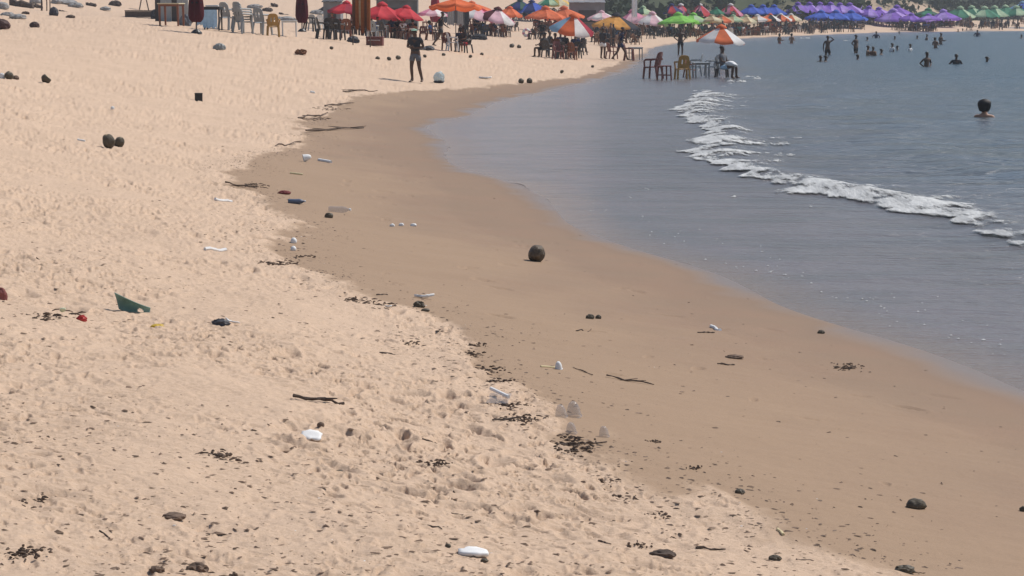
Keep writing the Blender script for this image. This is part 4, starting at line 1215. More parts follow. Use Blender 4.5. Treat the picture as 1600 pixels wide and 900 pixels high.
# background at the top: kiosk, white flag, hut walls
p = G(905, 22); q = Vector((905 - 800, 0, 0))
def at(u, v, depth):
    r_ = ray(u, v); k = depth / (r_.y * CP - r_.z * SP); return Vector((r_.x * k, r_.y * k, CZ + r_.z * k))
def hut(label, u0, u1, vtop, depth, wallm, roofm, name='kiosk'):
    a, b_ = at(u0, vtop, depth), at(u1, vtop, depth)
    wd = b_.x - a.x; c = (a + b_) / 2; z0 = HB(c.x, c.y + 1); Ht = max(c.z - z0, 1.6)
    t = thing(name, label, 'kiosk', (c.x, c.y + 1.2, z0 - .2))
    ob('wall', MB().box((0, -1.2, Ht / 2), (wd, .12, Ht)).box((-wd / 2 + .06, 0, Ht / 2), (.12, 2.28, Ht)).box((wd / 2 - .06, 0, Ht / 2), (.12, 2.28, Ht)).mesh('wall'), wallm, t)
    n_ = max(5, int(wd / .45))
    for i in range(n_):
        ob('roof_sheet', MB().box((-wd / 2 - .1 + (wd + .2) * (i + .5) / n_, 0, Ht + .12 + .02 * (i % 2)), ((wd + .2) / n_ - .02, 3.0, .05), (.08, 0, 0)).mesh('roof_sheet'), roofm, t)
    ob('hatch', MB().box((0, -1.27, Ht * .55), (wd * .5, .03, Ht * .4)).mesh('hatch'), PL['dark'], t)
    ob('counter_shelf', MB().box((0, -1.42, Ht * .34), (wd * .55, .32, .05)).mesh('counter_shelf'), WOODP, t)
GREYW = mat('grey_wall', (.20, .20, .21), .85, .15, 2)
hut('grey kiosk with a flat roof behind the orange row', 890, 945, 1, 235, GREYW, GREYW)
hut('dark grey kiosk behind the red umbrellas', 588, 652, -4, 185, mat('dark_wall', (.12, .115, .115), .85, .2, 2), GREYW)
hut('navy kiosk at the top right behind the green row', 1530, 1578, -4, 520, mat('navy_wall', (.035, .06, .15), .8, .15, 1), mat('navy_roof', (.03, .055, .14), .7, .2, 1))
hut('low grey kiosk behind the dark boards', 505, 532, -2, 150, GREYW, mat('dark_roof', (.08, .08, .085), .8, .2, 2))
p = at(992, -6, 228); z0 = HB(p.x, p.y)
t = thing('banner', 'white upright banner on a pole beside the grey kiosk', 'banner', (p.x, p.y, z0))
ob('pole', MB().tube([(-.28, 0, -.3), (-.28, 0, p.z - z0 + .3)], .03, 7).mesh('pole'), POLEW, t)
ob('flag', hangcloth(.52, max(p.z - z0 - 1.5, 1.0), 91, 1.2), CL['white'], t, (0, 0, p.z - z0 + .25))


# more junk on the rubbly slope at the top left and behind the pale chairs
for i, (u, v, w_, h_, m_, nm, cat, lb) in enumerate([(28, 30, 26, 8, ROCK, 'rock', 'rock', 'flat pale rock left of the flat dark bag'), (12, 24, 20, 8, ROCK, 'rock', 'rock', 'pale rock above the bag cut by the left edge'), (88, 6, 16, 8, ROCK, 'rock', 'rock', 'pale rock right of the posts at the top'),
        (118, 12, 22, 8, ROCK, 'rock', 'rock', 'pale rock between the posts and the lone short log'), (40, 22, 12, 5, WOOD, 'wood_scrap', 'scrap', 'dark scrap below the thick dark log'), (110, 27, 14, 5, WOOD, 'wood_scrap', 'scrap', 'dark scrap right of the thin stick, top left'),
        (165, 16, 16, 6, ROCK, 'rock', 'rock', 'grey rock left of the low bench'), (180, 9, 18, 9, WOOD, 'wood_scrap', 'scrap', 'dark scrap heap just left of the low bench'), (445, 32, 30, 7, ROCK, 'rock', 'rock', 'pale rubble behind the white plastic table'),
        (418, 18, 16, 6, WOOD, 'wood_scrap', 'scrap', 'dark scrap behind the ochre chair'), (398, 12, 22, 6, ROCK, 'rock', 'rock', 'grey rubble behind the tall chair stack'), (517, 20, 34, 12, BAGD, 'bag', 'bag', 'dark slumped bag by the low grey kiosk'),
        (495, 22, 20, 7, ROCK, 'rock', 'rock', 'pale rubble right of the folded maroon umbrella'), (244, 30, 16, 16, CL['charcoal'], 'sack', 'sack', 'charcoal sack at the right end of the low bench'), (290, 40, 18, 20, CL['grey'], 'sack', 'sack', 'grey sack right of the cream topped table'),
        (552, 66, 18, 11, BAGD, 'bag', 'bag', 'dark bag at the foot of the brown rack, left'), (640, 62, 18, 13, BAGD, 'bag', 'bag', 'dark bag behind the man in the cap'), (748, 62, 24, 10, CL['charcoal'], 'bag', 'bag', 'charcoal bag in front of the seated crowd')]):
    lump(nm, lb, cat, u, v, w_, h_, m_, 300 + i, amp=.38)

# ------------------------------------------------------------------ the crowd that reads as one mass under the far umbrellas
rs = random.Random(31)
crowd = MB(); _b = cached(body_mesh, 'sit', False); _s = cached(body_mesh, 'hips', False)
def low(me, ratio):
    o = bpy.data.objects.new('tmp', me); COL.objects.link(o); d_ = o.modifiers.new('d', 'DECIMATE'); d_.ratio = ratio
    dg = bpy.context.evaluated_depsgraph_get(); dg.update(); r_ = bpy.data.meshes.new_from_object(o.evaluated_get(dg)); bpy.data.objects.remove(o); return r_
LS, LH, LC = low(_b, .16), low(_s, .16), CHALL
def addto(mb, me, M): mb.add([M @ v.co for v in me.vertices], [tuple(q.vertices) for q in me.polygons])
pools = {k: MB() for k in ('dark', 'mid', 'red')}
cnt = 0
while cnt < 230:
    u_ = rs.uniform(930, 1640); y_ = rs.uniform(165, 420)
    x_ = (u_ - 800) / F * y_; d_ = float(inland(np.array([x_]), np.array([y_]))[0])
    if not 2.2 < d_ < 11 + (y_ - 165) * .03: continue
    z_ = HB(x_, y_); rz = rs.uniform(0, 6.28); M = Matrix.Translation((x_, y_, z_)) @ Matrix.Rotation(rz, 4, 'Z')
    addto(pools[rs.choice(['dark', 'dark', 'mid', 'red'])], LC, M)
    if rs.random() < .75: addto(pools[rs.choice(['dark', 'dark', 'mid'])], LS if rs.random() < .85 else LH, M)
    cnt += 1
for k, mb in pools.items():
    o = ob('far_crowd', mb.mesh('far_crowd', True), dict(dark=CL['charcoal'], mid=SKIN['brown'], red=CL['brown'])[k]); o['kind'] = 'stuff'
    o['label'] = 'far crowd of people and chairs in the shade under the distant umbrellas'

# ================================================================== things left on the sand
def coconut(label, u, v, wpx, hk=1.0, m=None, seed=0, rot=(0, 0, 0), cut=None, group=None, sink=.04):
    q = put(u, v); s = ppm(q); a = wpx / s / 2
    bm = bmesh.new(); bmesh.ops.create_icosphere(bm, subdivisions=4, radius=1)
    for w_ in bm.verts:
        an = math.atan2(w_.co.y, w_.co.x); f = math.sqrt(w_.co.x ** 2 + w_.co.y ** 2)
        w_.co *= 1 + .08 * f * math.cos(3 * an) + .10 * mn.noise(w_.co * 1.7 + Vector((seed, 0, 0))) + .012 * mn.noise(w_.co * 9 + Vector((seed, 0, 0)))
        w_.co.z *= 1.08 if w_.co.z < 0 else 1.14
        if cut and w_.co.z > cut: w_.co.z = cut
    bm.normal_update()
    me = bpy.data.meshes.new('husk'); bm.to_mesh(me); bm.free(); me.polygons.foreach_set('use_smooth', [True] * len(me.polygons))
    t = thing('coconut', label, 'coconut', (q.x, q.y, q.z + a * hk * (1 - sink)), 0, group)
    t.rotation_euler = rot; t.scale = (a, a, a * hk)
    ob('husk', me, m or HUSK, t)
    if cut: ob('cut_face', MB().lathe([(.0, cut + .012), (.42, cut + .012), (.5, cut - .02)], 16).mesh('cut_face'), IVORY, t)
    else: ob('stem_scar', MB().lathe([(.0, 1.15), (.20, 1.13), (.27, 1.03), (.20, .98)], 12).mesh('stem_scar'), mat('stem_scar_pale', (.42, .32, .2), .8, .2, 20), t)
    return t
coconut('large dark coconut alone on the damp sand near the water', 838, 409, 26, .95, HUSKG, 1, (.35, .65, .2))
GT = 'pair of coconuts on the dry sand'
coconut('left of the two coconuts lying side by side', 169.5, 231, 19, 1.12, HUSK, 2, (.3, -.3, 0), group=GT)
coconut('right of the two coconuts lying side by side', 186, 229, 16, 1.0, HUSK, 3, (.2, .5, 0), group=GT)
coconut('opened coconut with a pale yellow cut face, upper left', 72, 129, 15, .9, HUSK, 4, (-.1, .75, 0), cut=.6)
coconut('dark coconut beside white litter at the left edge', 14, 124, 14, .8, HUSK, 5, (.3, .4, 0))
coconut('coconut left of the black block on the far damp sand edge', 814, 130, 9, .8, HUSK, 6, (.3, .4, 0))
coconut('coconut right beside the one at the far damp edge', 827, 130, 9, .9, HUSK, 7, (.3, .4, 0))
for k, (u, v, w_, lb) in enumerate([(622, 92, 8, 'small dark coconut left of the man in the cap'), (664, 90, 6, 'small dark coconut right of the man in the cap'), (693, 88, 6, 'small dark coconut below the walking man\'s feet'),
                                    (753, 87, 6, 'small coconut on the sand midway to the front umbrella'), (735, 91, 6, 'flat small coconut left of the midway one'), (800, 74, 8, 'left of two small dark coconuts below the dark blue umbrella'),
                                    (811, 75, 7, 'right of two small dark coconuts below the dark blue umbrella'), (608, 94, 7, 'flat dark coconut far left of the man in the cap'), (518, 77, 6, 'small dark coconut below the black chairs'),
                                    (590, 92, 7, 'dark coconut below the red cool box'), (878, 114, 6, 'dark coconut below the front umbrella cluster'), (926, 106, 5, 'tiny coconut right of the front umbrella cluster')]):
    coconut(lb, u, v, w_, .75, HUSK, 10 + k, (.3, .3, k), group='small coconuts on the far sand')
lump('half_coconut', 'dark coconut husk on the smooth damp sand, lower right', 'coconut husk', 1431, 796, 31, 17, HUSK, 21, ridged=False, amp=.16, sub=4)
lump('half_coconut', 'dark husk cut off by the right edge, lower right', 'coconut husk', 1600, 801, 14, 9, HUSK, 22, ridged=False)

# black block
p = put(310.5, 157); s = ppm(p)
t = thing('block', 'small black square block standing on the upper sand', 'block', (p.x, p.y, p.z - .01), .12)
ob('body', bevel_mesh(MB().box((0, 0, 6.6 / s), (12.0 / s, 9 / s, 13.2 / s)).mesh('body'), .012), mat('black_block', (.028, .026, .024), .55, .2, 8), t)
ob('lid_rim', bevel_mesh(MB().box((0, 0, 13.6 / s), (12.6 / s, 9.6 / s, 1.2 / s)).mesh('lid_rim'), .004), mat('black_block', (0, 0, 0)), t)

# green shell piece
p = put(207, 488); s = ppm(p); Rr = 60 / s
V = []; nt_, nr_ = 26, 9
for side in (0, 1):
    for j in range(nr_):
        for i in range(nt_):
            g = i / (nt_ - 1); f = j / (nr_ - 1)
            # lower arc -> straight upper edge, in photo-scale units (x right, z up)
            xb = -21 + 48 * g; zb = 6 * max(0, 1 - 5 * g)
            xt = -27 + 55 * g; zt = 32 - 25 * g - 2 * math.sin(g * 3.14)
            x = xb + (xt - xb) * f; z = max(zb, 0) + (zt - max(zb, 0)) * f
            bulge = 15 * math.sin(f * 3.0) * math.sin(min(g * 1.15 + .08, 1) * 3.0)
            V.append((x / s, (bulge + (1.6 if side else -1.6)) / s, z / s))
Fc = []; o2 = nt_ * nr_; qd = lambda j, i: j * nt_ + i
hole = lambda j, i: 15 <= i <= 19 and 0 <= j <= 1 + (i in (16, 17, 18))
for j in range(nr_ - 1):
    for i in range(nt_ - 1):
        if hole(j, i): continue
        a = qd(j, i); Fc.append((a, a + 1, a + nt_ + 1, a + nt_)); Fc.append((o2 + a, o2 + a + nt_, o2 + a + nt_ + 1, o2 + a + 1))
for i in range(nt_ - 1):
    a = qd(nr_ - 1, i); Fc.append((a, a + 1, o2 + a + 1, o2 + a))
    a = qd(0, i); Fc.append((a + 1, a, o2 + a, o2 + a + 1))
for j in range(nr_ - 1):
    a = qd(j, 0); Fc.append((a, a + nt_, o2 + a + nt_, o2 + a)); a = qd(j, nt_ - 1); Fc.append((a + nt_, a, o2 + a, o2 + a + nt_))
me = mesh_from('plastic_shell', V, Fc, True)
tag(ob('plastic_shell', me, mat('dull_green_plastic', (.25, .37, .32), .55, .18, 14, .35, trans=.35), None, (p.x, p.y, p.z - .008), (.12, 0, .05)), 'broken dull green plastic bowl standing on edge in dry sand', 'plastic bowl')

def slab(name, label, cat, u, v, wpx, hpx, m, seed, rz=0.0, tilt=(0, 0), bend=.12, asp=.6, group=None, th=.008):
    """torn flat piece: irregular outline, bent, with real thickness"""
    q = put(u, v); s = ppm(q); a = wpx / s / 2; rd = random.Random(seed)
    nx, ny = 9, 5; V = []
    for sd in (1, -1):
        for j in range(ny):
            for i in range(nx):
                gx = i / (nx - 1) * 2 - 1; gy = j / (ny - 1) * 2 - 1
                ed = 1 - .45 * mn.noise(Vector((gx * 1.9, gy * 1.9, seed)))
                x = a * gx * ed; y = a * asp * gy * (1 - .35 * gx * gx) * ed
                z = a * bend * (gx * gx + .8 * mn.noise(Vector((gx * 2, gy * 2, seed + 3)))) + sd * th / 2
                V.append((x, y, z))
    Fc = []; o2 = nx * ny
    for j in range(ny - 1):
        for i in range(nx - 1):
            k = j * nx + i; Fc.append((k, k + 1, k + nx + 1, k + nx)); Fc.append((o2 + k, o2 + k + nx, o2 + k + nx + 1, o2 + k + 1))
    bd = [(i, 0) for i in range(nx)] + [(nx - 1, j) for j in range(1, ny)] + [(i, ny - 1) for i in range(nx - 2, -1, -1)] + [(0, j) for j in range(ny - 2, 0, -1)]
    for k in range(len(bd)):
        a1 = bd[k][1] * nx + bd[k][0]; b1 = bd[(k + 1) % len(bd)][1] * nx + bd[(k + 1) % len(bd)][0]; Fc.append((b1, a1, o2 + a1, o2 + b1))
    me = mesh_from(name, V, Fc, True)
    lift = min(hpx / s * .45, .05)
    return tag(ob(name, me, m, None, (q.x, q.y, q.z + lift), (tilt[0], tilt[1], rz)), label, cat, group)
def rod(name, label, cat, u0, v0, u1, v1, th, m, seed=0, lift=.4, wob=.25, group=None, branch=0, base=None):
    a, b_ = G(u0, v0), G(u1, v1); s = ppm((a + b_) / 2); r_ = th / s / 2; rd = random.Random(seed + 99)
    if m in (WOOD, WEED): r_ *= .62
    P = []; rr = []
    n_ = 9
    for i in range(n_):
        f = i / (n_ - 1); c = a.lerp(b_, f); z = H1(c.x, c.y) + r_ * lift + (abs(math.sin(f * 5 + seed)) * wob) * r_ * 2
        P.append(Vector((c.x, c.y + rd.uniform(-1, 1) * wob * r_ * 3, z))); rr.append(r_ * (1 - .35 * f if wob else 1) * (rd.uniform(.45, 1.35) if m in (WOOD, WEED) else 1))
    c = P[n_ // 2].copy(); P = [x - c for x in P]
    mb = MB().tube(P, rr, 7)
    for k in range(branch * 2):
        i = rd.randint(2, n_ - 3); e = Vector((rd.choice((-1, 1)) * .8, rd.uniform(-1, 1) * .6, rd.uniform(.02, .10))).normalized() * abs(u1 - u0) / s * rd.uniform(.15, .32)
        mb.tube([P[i], P[i] + e * .5, P[i] + e], [r_ * .7, r_ * .5, r_ * .25], 6)
    return tag(ob(name, mb.mesh(name), m, None, c), label, cat, group)

# white pieces and packaging
slab('foam_piece', 'torn white foam piece on the dry sand at the bottom', 'foam piece', 739, 862, 46, 16, WHITEF, 1, .05, (.14, .05), -.08, .62, th=.014)
slab('paper_piece', 'bent white paper below a small dark chip', 'paper', 486, 684, 33, 16, WHITEF, 2, -.12, (.40, .10), -.10, .8)
lump('chip', 'dark chip touching the bent white paper', 'chip', 501, 673, 11, 8, LEAFD, 3)
slab('foam_piece', 'white foam strip on damp sand above the weed line', 'foam piece', 663, 467, 30, 8, WHITEF, 4, .1, (-.15, -.03), .12, .5, th=.02)
slab('foam_piece', 'flat white foam piece near the far clear bag', 'foam piece', 758, 123, 19, 6, WHITEF, 5, 0, (-.1, 0), .1, .6, th=.05)
rod('white_stick', 'white stick lying left of the damp sand tongue', 'stick', 336, 311, 362, 312.5, 5, WHITEF, 1, .6, 0)
rod('white_stick', 'white stick on dry sand left of two white balls', 'stick', 320, 391, 353, 393, 6, WHITEF, 2, .6, 0)
rod('white_stick', 'white stick right of the white cup on far damp sand', 'stick', 498, 251, 517, 254.5, 5, WHITEF, 3, .6, 0)
rod('cream_stick', 'thin cream stick below the white cup', 'stick', 453, 271, 473, 273.5, 3.5, IVORY, 4, .6, 0)
rod('white_stick', 'short white stick on smooth damp sand toward the water', 'stick', 1111, 512.5, 1125, 517.5, 6, WHITEF, 5, .6, 0)
rod('cream_stick', 'short cream stick on damp sand at the lower right', 'stick', 1215, 826, 1224, 835, 5, IVORY, 6, .6, 0)
def cup(label, u, v, wpx, m, seed, lie=False, rz=0.0, name='plastic_cup', group=None):
    q = put(u, v); s = ppm(q); a = wpx / s / 2
    t = thing(name, label, 'cup', q, rz, group)
    if lie: t.rotation_euler = (0, 1.35, rz); t.location.z += a * .8
    else: t.rotation_euler = (.12, -.1, rz)
    h_ = a * 1.9
    ob('body', MB().lathe([(a * .92, 0), (a * .86, h_ * .3), (a * .74, h_ * .62), (a * .52, h_ * .88), (a * .28, h_), (0.0, h_ * .99)], 18).mesh('body', True), m, t)
    ob('rim', MB().lathe([(a * .93, -.001), (a * 1.02, .002), (a * 1.0, a * .09), (a * .92, a * .09)], 18).mesh('rim', True), m, t)
    return t
CLEAR = mat('clear_plastic', (.36, .36, .38), .15, .05, 5, .7, alpha=.30)
GP = 'clear plastic cups upside down on damp sand'
cup('left of the two larger clear cups upside down', 877, 653, 21, CLEAR, 1, group=GP)
cup('largest clear cup upside down, right of the pair', 897, 650, 26, CLEAR, 2, group=GP)
cup('clear cup upside down just below the pair', 893, 677, 19, CLEAR, 3, group=GP)
cup('clear cup upside down apart to the right', 944, 682, 18, CLEAR, 4, group=GP)
cup('white cup lying beside a white stick, far damp sand', 474, 253, 13, WHITEF, 5, True, .2)
cup('white bitten cup with tan lid on the damp sand', 873, 578, 13, WHITEF, 6, False, .2)
rod('cream_stick', 'cream stick touching the white cup with tan lid', 'stick', 845, 575, 868, 576, 3.5, IVORY, 7, .5, 0)
# clear tray with white rim
p = put(779, 634); s = ppm(p)
t = thing('plastic_tray', 'clear plastic tray with one white rim on the weed', 'tray', (p.x, p.y, p.z + .012), -.1)
wv = 34 / s
ob('tray_body', MB().add([(-wv / 2, -.10, 0), (wv / 2, -.10, 0), (wv / 2, .14, .02), (-wv / 2, .14, .02), (-wv / 2, -.12, .03), (wv / 2, -.12, .03)], [(0, 1, 2, 3), (4, 5, 1, 0)]).mesh('tray_body'), CLEAR, t)
ob('rim', MB().tube([(-wv / 2, .16, .045), (wv / 2 * .9, .02, .02)], .011, 7).mesh('rim'), WHITEF, t)
def bottle(label, u, v, wpx, m, capm, rz, seed=0):
    q = put(u, v); s = ppm(q); ln = wpx / s; r_ = ln * .15
    t = thing('plastic_bottle', label, 'bottle', (q.x, q.y, q.z + r_ * .9), rz)
    t.rotation_euler = (0, math.pi / 2, rz)
    ob('body', MB().lathe([(0, -ln / 2), (r_ * .9, -ln / 2), (r_, -ln * .42), (r_ * .93, -ln * .1), (r_, ln * .12), (r_ * .8, ln * .27), (r_ * .36, ln * .38), (r_ * .34, ln * .43)], 14).mesh('body', True), m, t)
    ob('cap', MB().lathe([(0, ln * .5), (r_ * .42, ln * .5), (r_ * .42, ln * .42), (0, ln * .42)], 12).mesh('cap'), capm, t)
bottle('dark blue bottle with a white end on the damp sand tongue', 464, 319, 28, mat('blue_grey_plastic', (.09, .11, .16), .35, .1, 9, .5), WHITEF, .1)
bottle('clear bottle lying above a dark lump on damp sand', 531, 332, 35, CLEAR, WHITEF, -.1)
lump('chip', 'dark lump with a pale spot below the clear bottle', 'lump', 514, 341, 13, 9, HUSK, 31)
lump('rag', 'dark red rag on the damp sand tongue', 'rag', 444, 303, 20, 6, mat('dark_red_rag', (.15, .03, .03), .8, .2, 9), 32)
lump('ball', 'upper of two small white balls by the weed', 'ball', 459, 380, 10, 10, WHITEF, 33, ridged=False, amp=.04, deep=1)
lump('ball', 'lower of two small white balls by the weed', 'ball', 458.5, 392, 9, 8, WHITEF, 34, ridged=False, amp=.04, deep=1)
for k, (u, w_, lb) in enumerate([(613, 8, 'left'), (627, 8, 'middle'), (646, 10, 'right')]): lump('shell', f'{lb} of three small white shells in a row', 'shell', u, 354, w_, 5, WHITEF, 35 + k, ridged=False, group='three small white shells')
lump('wrapper', 'crumpled yellow wrapper right of the green bowl', 'wrapper', 247, 508, 26, 8, mat('yellow_plastic', (.55, .36, .03), .5, .15, 14, .4), 41, amp=.45, freq=2.4)
lump('wrapper', 'crumpled black and white wrapper on dry sand', 'wrapper', 345, 515, 26, 11, BAGD, 42, amp=.4, freq=2.2)
slab('paper_piece', 'silver white scrap tucked against the black wrapper', 'paper', 362, 513, 24, 10, WHITEF, 43, -.35, (-.3, .25), .2, .4)
lump('wrapper', 'small red wrapper left of the green bowl', 'wrapper', 128, 500, 15, 10, mat('red_plastic', (.42, .035, .03), .5, .15, 14, .4), 44, amp=.45)
slab('paper_piece', 'small white and green scrap left of the red wrapper', 'paper', 98, 492, 9, 16, mat('pale_green_scrap', (.55, .60, .42), .6, .2, 9), 45, .2, (-1.1, 0), .2, .8)
lump('rag', 'dull red rag at the left edge', 'rag', 2, 463, 18, 22, mat('dull_red_rag', (.22, .07, .06), .8, .3, 9), 46)
lump('paper_ball', 'white crumpled paper at the left edge, upper left', 'paper', 3, 122, 9, 10, WHITEF, 47)
lump('leaf_heap', 'dark leaf heap right of the coconut at left edge', 'leaves', 24, 124, 12, 7, LEAFD, 48)
# clear bag of ice water behind the man
p = put(686, 129); s = ppm(p)
t = thing('clear_bag', 'clear plastic bag standing right of the man in the cap', 'bag', p)
me = blob_mesh('bag_body', 3, .42, 1.7, 8 / s, 6 / s, 9 / s, 51, True, flat=-8 / s); ob('bag_body', me, mat('milky_bag', (.66, .74, .74), .25, .1, 9, .6, trans=.25, alpha=.8), t, (0, 0, 8 / s))
ob('bag_bottom', blob_mesh('bag_bottom', 3, .15, 2, 8.4 / s, 6.4 / s, 3 / s, 52, True, flat=-2.4 / s), BAGD, t, (0, 0, 2.4 / s))

# sticks, leaves, husks (dark) one by one
rod('driftwood_stick', 'dark forked stick on the dry sand in the middle left', 'stick', 458, 633, 538, 638, 12, WOOD, 11, .5, .5, branch=3)
lump('dead_leaf', 'curled dark leaf on dry sand, lower left', 'leaf', 272, 795, 34, 10, LEAFD, 61, deep=.9, amp=.3)
lump('husk_piece', 'dark husk clump at the bottom right edge of frame', 'husk', 1414, 893, 30, 12, HUSK, 62, amp=.4)
rod('driftwood_stick', 'twig poking from the bottom right husk clump', 'stick', 1426, 892, 1446, 894, 3, WOOD, 12, .5, .4)
lump('husk_piece', 'dark pointed chip on damp sand, lower right middle', 'husk', 1156, 770, 15, 8, HUSK, 63)
lump('husk_piece', 'dark wedge chip at the bottom, right of centre', 'husk', 1211, 869, 19, 9, HUSK, 64, amp=.35)
lump('husk_piece', 'long bark chunk near the bottom, right of centre', 'husk', 1034, 866, 38, 13, WOOD, 65, amp=.4)
rod('driftwood_stick', 'thick twig right of the long bark chunk', 'stick', 1088, 851, 1134, 853, 7, WOOD, 13, .5, .4, branch=1)
rod('driftwood_stick', 'thin twig at the bottom right of the wedge chip', 'stick', 1244, 872, 1272, 874, 3, WOOD, 14, .5, .4)
lump('husk_piece', 'small dark chip nearest the waterline', 'husk', 1283, 521, 11, 6, HUSK, 66)
lump('dead_leaf', 'dark leaf on damp sand below the short white stick', 'leaf', 1148, 560, 26, 6, LEAFD, 67, amp=.35)
rod('driftwood_stick', 'dark strip lying under the short white stick', 'stick', 1090, 521.5, 1117, 522, 4.5, WOOD, 15, .5, .25)
rod('driftwood_stick', 'curved dark strip below the damp sand leaf', 'stick', 1121, 569, 1148, 571.5, 4.5, WOOD, 16, .5, .4)
rod('seaweed_strand', 'long dark seaweed strand right of the white cup', 'seaweed', 948, 588, 1022, 600, 5, WEED, 17, .5, .8, branch=3)
rod('seaweed_strand', 'thin seaweed strand between cup and long strand', 'seaweed', 896, 575, 926, 586, 3.5, WEED, 18, .5, .6)
lump('husk_piece', 'left of two dark lumps on damp sand above centre right', 'husk', 922, 498, 13, 8, HUSK, 68)
lump('husk_piece', 'right of two dark lumps on damp sand above centre right', 'husk', 935, 497, 9, 7, HUSK, 69)
rod('driftwood_stick', 'thin dark twig below the two dark lumps', 'stick', 900, 517, 924, 515, 4, WOOD, 19, .5, .3)
lump('husk_piece', 'dark lump beside the foam strip on damp sand', 'husk', 655, 479, 16, 10, HUSK, 70, amp=.5)
lump('husk_piece', 'flat dark chip under the foam strip', 'husk', 665, 486, 13, 5, HUSK, 71)
rod('driftwood_stick', 'dark twig left of the foam strip', 'stick', 588, 462.5, 606, 462, 4, WOOD, 20, .5, .3)
slab('shell', 'pale shell on the weed line left of the foam strip', 'shell', 607, 484, 10, 7, WHITEF, 72, .3, (-.4, 0), .3, .8)
rod('driftwood_stick', 'dark curved twig on dry sand left of the weed line', 'stick', 593, 558, 618, 560.5, 4, WOOD, 21, .5, .4)
rod('driftwood_stick', 'dark twig lying on the dry sand, bottom left', 'stick', 155, 812, 171, 818, 5, WOOD, 22, .5, .2)
lump('husk_piece', 'dark hole-like chip on dry sand left of centre bottom', 'husk', 530, 728, 13, 6, HUSK, 73)
rod('driftwood_stick', 'bent dark twig above the torn foam piece', 'stick', 668, 820, 691, 825, 5, WOOD, 23, .6, .4)
rod('driftwood_stick', 'dark twig up and right of the torn foam piece', 'stick', 705, 793, 724, 797, 5, WOOD, 24, .6, .3)
lump('husk_piece', 'square dark chip above left of the torn foam piece', 'husk', 700, 853, 9, 6, HUSK, 74)
lump('husk_piece', 'dark chips below the torn foam piece', 'husk', 757, 875, 12, 6, HUSK, 75)
rod('driftwood_stick', 'slanting dark sliver on dry sand, bottom centre', 'stick', 935, 841, 955, 847, 5, WOOD, 25, .5, .2)
rod('driftwood_stick', 'dark sliver on dry sand in the middle left', 'stick', 660, 691.5, 683, 692, 5, WOOD, 26, .5, .2)
lump('dead_leaf', 'dark bark flake on dry sand, right part of bottom left', 'leaf', 245, 885, 22, 10, LEAFD, 76, amp=.4)
lump('dead_leaf', 'dark leaf clump at the bottom left of the frame', 'leaf', 308, 880, 30, 16, LEAFD, 77, amp=.55)
lump('dead_leaf', 'dark curled leaf at the bottom left corner', 'leaf', 365, 893, 14, 14, LEAFD, 78, amp=.5)
lump('shell', 'tiny pale shell on the far sand tongue', 'shell', 176, 174, 6, 5, WHITEF, 79)
rod('white_stick', 'tiny white stick left of the two coconuts', 'stick', 121, 218.5, 133, 220.5, 3.5, WHITEF, 8, .6, 0)
rod('white_stick', 'tiny white stick on the upper sand above the tongue', 'stick', 484, 145, 492, 146, 4, WHITEF, 9, .6, 0)
rod('seaweed_strand', 'seaweed strand at the upper wet edge, longest', 'seaweed', 466, 186, 512, 179, 5, WEED, 31, .5, .8, branch=2)
rod('seaweed_strand', 'seaweed strand above the longest at the upper wet edge', 'seaweed', 508, 166, 552, 163, 4, WEED, 32, .5, .8, branch=2)
rod('seaweed_strand', 'seaweed strand at the tip of the upper damp sand', 'seaweed', 478, 207, 568, 201, 4.5, WEED, 33, .5, .9, branch=3)
rod('seaweed_strand', 'seaweed strand ending at the right of upper damp edge', 'seaweed', 536, 144, 590, 143, 3.5, WEED, 34, .5, .8, branch=2)
rod('seaweed_strand', 'seaweed strand at the tongue of damp sand', 'seaweed', 430, 229, 470, 224, 3.5, WEED, 35, .5, .8, branch=2)
rod('seaweed_strand', 'seaweed strand left of the dark red rag', 'seaweed', 352, 287, 402, 295, 4.5, WEED, 36, .5, .9, branch=3)
rod('driftwood_stick', 'stick touching the weed at the lower damp edge', 'stick', 870, 695, 948, 692, 5, WOOD, 37, .5, .4, branch=1)
rod('driftwood_stick', 'stick lying below the clear plastic tray', 'stick', 752, 637, 790, 637, 4, WOOD, 38, .5, .3)
rod('driftwood_stick', 'short stick right of the weed heap under the tray', 'stick', 770, 663, 818, 664, 6, WOOD, 39, .5, .5, branch=2)

